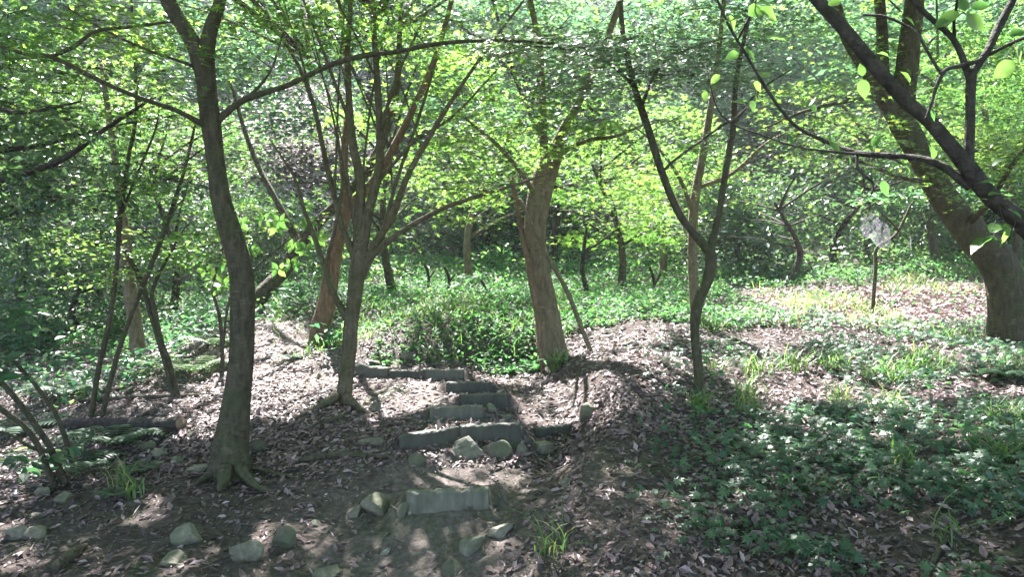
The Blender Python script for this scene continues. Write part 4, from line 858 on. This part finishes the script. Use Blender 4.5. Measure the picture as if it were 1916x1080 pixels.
for lab, pts in [('dead branch lying behind the gully under the two dark stems',[(150,752,7),(260,748,8),(370,744,6)]),('crooked twig standing from the stony gully edge',[(250,850,5),(242,800,5),(246,745,4)]),('bare stick near the right lower corner pointing up the slope',[(1740,1075,12),(1760,1030,11),(1790,985,8)]),
                 ('dark stick lying on the leaves at lower right',[(1420,1020,7),(1500,985,9),(1580,945,8),(1600,915,5)]),('curved stick among the leaf litter right of centre',[(1505,915,5),(1510,950,6),(1530,985,6)]),('long stick lying among the low plants at right',[(1390,915,6),(1470,900,8),(1540,895,5)]),
                 ('stick on the dark leaf litter below the low plants',[(1340,1010,5),(1400,975,7),(1450,940,5)]),('thick broken branch lying at the lower left edge',[(100,1075,20),(135,1050,22),(160,1030,10)]),('sunlit stick leaning at the left edge by the stones',[(-10,965,4),(40,945,4),(80,930,3)]),
                 ('exposed root crossing the path left of the joined boards',[(560,868,9),(640,858,12),(720,862,9),(760,858,4)]),('root running toward the foot of the many-stemmed maple',[(560,815,5),(610,795,10),(650,780,9)]),('pale stick on the sunlit leaf mound',[(480,690,4),(540,700,4),(590,690,3)]),
                 ('thin stick lying on the right bank above the eroded edge',[(1150,720,4),(1220,700,5),(1290,705,3)]),('low root at the right foot of the forked tree',[(465,880,9),(510,895,8),(560,902,4)])]:
    lying('exposed_root' if 'root ' in lab[:13] else 'fallen_branch', lab, pts, 'root' if 'root ' in lab[:13] else 'branch', 'deadwood' if 'pale' in lab or 'sunlit' in lab else 'bark')  # sunlit sticks get the paler wood, their light put into its colour

# ------------------------------------------------------------------ leaf litter: the nearest leaves singly, the rest as one mass
rsL = np.random.RandomState(31)
def litter_field(n, seed):
    rs = np.random.RandomState(seed); y = 2.5+rs.rand(n)**1.25*9.5; x = rs.uniform(-.76, .76, n)*y
    pm = pathmask(x, y, .55); dens = .95-.86*pm*(y < 5.2)-.30*pm*(y >= 5.2)
    dens *= .6+.6*sstep(-.35, .3, fbm(x*1.3+7, y*1.3, 3))
    dens *= 1-.62*sstep(5.4, 4.6, y)*sstep(.1, -.5, x)
    dens[(y > 8.3) & (x > -1.9) & (x < 2.8)] *= .3
    k = rs.rand(n) < dens; return x[k], y[k]
acc = Acc()
for cnt, seed, tpl, lo, hi, mu in ((75000, 5, DRY, 0, 6.0, -3.32), (170000, 6, KITE, 5.2, 20, -3.3)):
    x, y = litter_field(cnt, seed); k = (y > lo) & (y < hi); x, y = x[k], y[k]; n = len(x)
    e = .05; sx = (ground(x+e, y)-ground(x-e, y))/(2*e); sy = (ground(x, y+e)-ground(x, y-e))/(2*e)
    Ng = np.stack([-sx, -sy, np.ones(n)], -1); Ng /= np.linalg.norm(Ng, axis=1)[:, None]
    pos = np.stack([x, y, ground(x, y)+rsL.uniform(.002, .016, n)], -1)
    leaves(acc, tpl, pos, frames(n, Ng, .26, rsL), np.clip(rsL.lognormal(mu, .42, n), .012, .085), np.clip(rsL.beta(1.9, 2.2, n), 0, 1))
n = 16000; y = rsL.uniform(8.4, 12.6, n); x = rsL.uniform(2.6, 7.2, n); k = rsL.rand(n) < sstep(-.45, .1, fbm(x*.9, y*.9+2, 3)); x, y = x[k], y[k]; n = len(x)   # extra pale litter in the sunlit grass, its glare put into the colour
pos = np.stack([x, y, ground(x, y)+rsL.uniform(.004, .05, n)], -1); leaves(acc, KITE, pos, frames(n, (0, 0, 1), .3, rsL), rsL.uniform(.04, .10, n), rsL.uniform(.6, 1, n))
n = 3500; y = 2.6+rsL.rand(n)*6; x = rsL.uniform(-.7, .7, n)*y; pos = np.stack([x, y, ground(x, y)+rsL.uniform(.006, .02, n)], -1)
leaves(acc, (np.array([(-.02, 0, 0), (.02, 0, 0), (.025, .5, .03), (-.015, .5, .03), (0, 1, 0)]), np.array([(0, 1, 2), (0, 2, 3), (3, 2, 4)])), pos, frames(n, (0, 0, 1), .12, rsL), rsL.uniform(.05, .16, n), rsL.rand(n)*.5)
n = 9000; y = rsL.uniform(19, 36, n); x = rsL.uniform(-.42, -.2, n)*y; pos = np.stack([x, y, ground(x, y)+rsL.uniform(.02, .3, n)], -1)
leaves(acc, KITE, pos, frames(n, (0, -.5, 1), .5, rsL), rsL.uniform(.08, .2, n), rsL.rand(n)*.6+.4)
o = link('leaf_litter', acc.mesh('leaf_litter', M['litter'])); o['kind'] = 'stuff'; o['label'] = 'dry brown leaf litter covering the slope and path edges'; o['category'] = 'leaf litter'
LM = [mesh_tri('fallen_leaf', DRY[0]*np.array([w, 1, z]), DRY[1], M['litter'], np.full(7, v)) for w, z, v in ((1, 1, .2), (1.15, 1.5, .5), (.8, .7, .75), (1, 2.0, .95), (1.3, .6, .35))]
LM.append(mesh_tri('fallen_leaf', OVAL[0], OVAL[1], M['herb'], np.full(len(OVAL[0]), .6)))
x, y = litter_field(3000, 9); k = np.argsort(y)[:300]; x, y = x[k], y[k]; z = ground(x, y)
for j in range(len(x)):
    o = link('fallen_leaf', LM[5 if j % 37 == 0 else rsL.randint(5)], GROUND); o.location = (x[j], y[j], z[j]+.012)
    s = rsL.uniform(.05, .085); o.scale = (s, s, s); o.rotation_euler = (rsL.randn()*.3, rsL.randn()*.3, rsL.rand()*6.28)

# ------------------------------------------------------------------ ground plants
def slope_pos(x, y): return np.stack([x, y, ground(x, y)], -1)
rsP = np.random.RandomState(41)
# herbs of the terrace and the bank
n = 150000; y = 7.6+rsP.rand(n)**1.6*13; x = rsP.uniform(-.8, .8, n)*y
edge = np.where(x < -2.3, 10.0, np.where(x < -1.5, 8.6, 0)+np.where((x >= -1.5) & (x < .35), 7.78, 0)+np.where(x < .35, 0, np.where(x < 1.6, 8.5, 8.5)))+fbm(x*1.2, y*1.2, 3)*.5
k = (y > edge) & (rsP.rand(n) < .35+.8*sstep(-.4, .3, fbm(x*.9+3, y*.9, 3))); k = k & ~((x > 2.6) & (y < 12.5) & (rsP.rand(len(y)) < .7)) if False else k; x, y = x[k], y[k]; q = (x > 3.2) & (y < 12.5) & (rsP.rand(len(x)) < .92); x, y = x[~q], y[~q]; n = len(x)
pos = slope_pos(x, y); hgt = (.04+.22*np.clip(.5+fbm(x*1.7+9, y*1.7, 3), 0, 1.2))*rsP.rand(n)**.6*(.8+.04*y)*(.4+.6*sstep(8, 11, y)); pos[:, 2] += hgt
acc = Acc(); leaves(acc, KITE, pos, frames(n, (0, -.15, 1), .45, rsP), rsP.uniform(.04, .085, n)*(.7+.035*y), np.clip(rsP.rand(n)**1.5*.8+.2*vnoise(x, y), 0, 1))
o = link('herb_layer', acc.mesh('herb_layer', M['carpet'])); o['kind'] = 'stuff'; o['label'] = 'low green herbs carpeting the terrace beyond the path'; o['category'] = 'ground cover'
# ivy and low plants at the right
acc = Acc(); n = 15000; y = 2.6+rsP.rand(n)**1.2*6.5; x = rsP.uniform(.12, .76, n)*y
ppx = CX+F*x/y
den = sstep(1150, 1500, ppx)*sstep(-.15, .25, fbm(x*1.5+2, y*1.5+8, 3)+.22*sstep(3.2, 5.0, y)+.1*sstep(1500, 1800, ppx)-.12*(y < 3.6))
k = rsP.rand(n) < den; x, y = x[k], y[k]; n = len(x); pos = slope_pos(x, y); pos[:, 2] += rsP.rand(n)*.12
leaves(acc, FINE, pos, frames(n, (0, -.2, 1), .33, rsP), rsP.uniform(.05, .10, n), np.clip(rsP.rand(n)*.7, 0, 1))
n = 9000; y = 7.8+rsP.rand(n)*4; x = rsP.uniform(-.8, -.22, n)*y; k = rsP.rand(n) < sstep(-.2, .3, fbm(x*1.2, y*1.2, 3)); x, y = x[k], y[k]; n = len(x); pos = slope_pos(x, y); pos[:, 2] += rsP.rand(n)**.7*.35
leaves(acc, KITE, pos, frames(n, (0, -.1, 1), .5, rsP), rsP.uniform(.06, .13, n), rsP.rand(n)**1.5)
o = link('ivy_ground_cover', acc.mesh('ivy_ground_cover', M['herb'])); o['kind'] = 'stuff'; o['label'] = 'low lobed leafy plants on the right slope and in the left gully'; o['category'] = 'ground cover'
# grass
BL = []
acc = Acc()
def blades(x, y, h, lean, w=.006, pale=0):
    n = len(x); p = slope_pos(x, y); an = rsP.rand(n)*6.283; dx, dy = np.cos(an), np.sin(an); s = np.stack([-dy, dx, np.zeros(n)], -1)*w/2*rsP.uniform(.7, 1.5, n)[:, None]
    pts = []
    for t in (0, .35, .7, 1.0):
        pts.append(p+np.stack([dx*lean*h*t*t, dy*lean*h*t*t, h*(t-.42*lean*t**2.2)], -1))
    V = np.stack([pts[0]-s*.7, pts[0]+s*.7, pts[1]-s, pts[1]+s, pts[2]-s*.8, pts[2]+s*.8, pts[3]], 1)
    T = np.array([(0, 1, 3), (0, 3, 2), (2, 3, 5), (2, 5, 4), (4, 5, 6)])[None]+(np.arange(n)*7)[:, None, None]
    acc.add(V.reshape(-1, 3), T.reshape(-1, 3), np.repeat(np.clip(rsP.rand(n)**1.3+pale*rsP.rand(n), 0, 1), 7))
n = 9000; y = 8.3+rsP.rand(n)*5.5; x = rsP.uniform(.26, .76, n)*y; k = rsP.rand(n) < sstep(-.05, .4, fbm(x*1.1+4, y*1.1, 3))*sstep(1380, 1500, CX+F*x/y); x, y = x[k], y[k]
blades(x, y, rsP.uniform(.06, .30, len(x))*rsP.uniform(.5, 1.2, len(x)), rsP.uniform(.4, 1.1, len(x)), .011, .9)  # blades made paler, the sun pool's brightness put into their colour
for px, py, r, m in [(1310,770,.10,60),(1405,740,.14,50),(1395,770,.12,50),(1560,690,.16,60),(1650,715,.18,110),(1660,770,.14,70),(1720,700,.16,60),(1480,690,.16,50),(1740,690,.2,90),(1890,800,.16,80),(1860,860,.14,60),(1420,700,.14,50),(1900,700,.2,60),(1790,640,.2,80),(1340,700,.12,30),(1570,760,.12,40),(1690,870,.10,24),(1330,620,.2,50),(1770,1000,.1,16),
                     (250,930,.06,20),(225,915,.08,24),(1045,690,.10,60),(1030,1040,.1,26),(830,660,.3,60),(940,640,.3,60)]:
    c = hit(px, py); a = rsP.rand(m)*6.283; q = np.sqrt(rsP.rand(m))*r
    blades(c[0]+q*np.cos(a), c[1]+q*np.sin(a), rsP.uniform(.10, .30, m), rsP.uniform(.4, 1.1, m), .008)
n = 9000; y = 8.2+rsP.rand(n)*3; x = rsP.uniform(-.32, .08, n)*y; k = rsP.rand(n) < sstep(-.2, .4, fbm(x*1.5, y*1.5+6, 3)); x, y = x[k], y[k]; blades(x, y, rsP.uniform(.08, .22, len(x)), rsP.uniform(.4, 1.1, len(x)), .009)
o = link('grass', acc.mesh('grass', M['grass'])); o['kind'] = 'stuff'; o['label'] = 'long grass blades in tufts on the right slope and terrace'; o['category'] = 'grass'
# far hillside undergrowth
acc = Acc(); n = 60000; y = 15+rsP.rand(n)**1.2*38; x = rsP.uniform(-.85, .85, n)*y; k = rsP.rand(n) < .3+.7*sstep(-.3, .3, fbm(x*.35, y*.35, 3)); k &= ~((np.abs(CX+F*x/y-545) < 90) & (y > 19) & (y < 31) & (rsP.rand(n) < .25)); x, y = x[k], y[k]; n = len(x)
pos = slope_pos(x, y); pos[:, 2] += rsP.rand(n)*(.25+.8*np.clip(fbm(x*.5+3, y*.5, 2)+.3, 0, 1))
leaves(acc, KITE, pos, frames(n, (0, -.2, 1), .6, rsP), rsP.uniform(.16, .34, n)*np.clip(y/30, .45, 1.1), rsP.rand(n)**1.4)
o = link('hillside_undergrowth', acc.mesh('hillside_undergrowth', M['far'])); o['kind'] = 'stuff'; o['label'] = 'dense leafy undergrowth on the hillside behind'; o['category'] = 'undergrowth'

# ferns in the gully
def fern(label, px, py, d, n, L, seed, mat='herb', v=.5):
    rs = np.random.RandomState(seed); b = base_at(px, py, d); t = thing('fern', label, 'fern', b)
    for f in range(n):
        an = f/n*6.283+rs.uniform(-.3, .3); l = L*rs.uniform(.7, 1.1); acc = Acc(); dx = np.array([math.cos(an), math.sin(an), 0])
        tt = np.linspace(0, 1, 16); P = dx*l*.85*tt[:, None]+np.array([0, 0, 1.])*(l*(.75*tt-.62*tt**2.2))[:, None]
        acc.add(*tube(P, np.linspace(.005, .0015, 16), 3)); s = np.array([-dx[1], dx[0], 0])
        for j in range(2, 16):
            w = l*.27*math.sin(math.pi*min(1, (tt[j]*.93+.06)))**.8
            for sg in (-1, 1):
                a = P[j]; e2 = a+sg*s*w+dx*w*.35-[0, 0, w*.15]; bw = dx*l*.028
                acc.add(np.array([a-bw, a+bw, (a+e2)/2+bw*1.1+[0, 0, w*.06], e2, (a+e2)/2-bw*1.1+[0, 0, w*.06]]), np.array([(0, 1, 2), (0, 2, 4), (4, 2, 3)]), v)
        link('frond', acc.mesh('frond', M[mat]), t)
for q in [('dark green fern hanging over the cut log at the left',215,800,6.1,9,.55,1),('fern at the foot of the fanned stems at lower left',140,850,5.6,8,.5,2),('sunlit yellow-green fern behind the two dark stems',360,660,8.4,10,.6,3,'bright'),('pale sunlit fern below the short yellowish trunk',285,690,9.0,10,.55,4,'bright'),('fern in the gully at the left edge',40,730,7.0,9,.6,5),
          ('broad fern in the left undergrowth beyond the stems',120,680,8.5,10,.6,6),('small fern in the stony edge left of the forked tree',262,880,5.4,7,.22,7),('small dark fern at the lower left by the gravel',220,925,4.9,7,.2,8),('fern on the sunlit mound beside the crooked trunk',545,690,8.3,8,.25,9),('bright fern left of the forked trunk in the gully',400,640,9.2,9,.5,10,'bright'),
          ('little green fern tuft at the foot of the thick tan trunk',1045,690,7.4,9,.25,11),('dark fern at the right under the old leaning trunk',1890,720,6.4,9,.4,12)]: fern(*q)

# ------------------------------------------------------------------ thin woodland haze
def haze():
    import bmesh
    bm = bmesh.new(); bmesh.ops.create_cube(bm, size=1); me = bpy.data.meshes.new('haze'); bm.to_mesh(me); bm.free()
    zmax = float(ZZ.max())+14; zmin = float(ZZ.min())-1.5
    o = link('haze', me); o.scale = (150, 120, zmax-zmin); o.location = (0, 43, (zmax+zmin)/2); o['kind'] = 'stuff'; o['label'] = 'thin pale haze hanging in the woodland air'; o['category'] = 'haze'
    m, n, L = mat_new('woodland_air'); out = n.new('ShaderNodeOutputMaterial'); v = n.new('ShaderNodeVolumePrincipled')
    v.inputs['Density'].default_value = .0012; v.inputs['Color'].default_value = (.93, .96, 1, 1); v.inputs['Anisotropy'].default_value = .5
    L.new(v.outputs[0], out.inputs['Volume']); me.materials.append(m)
haze()
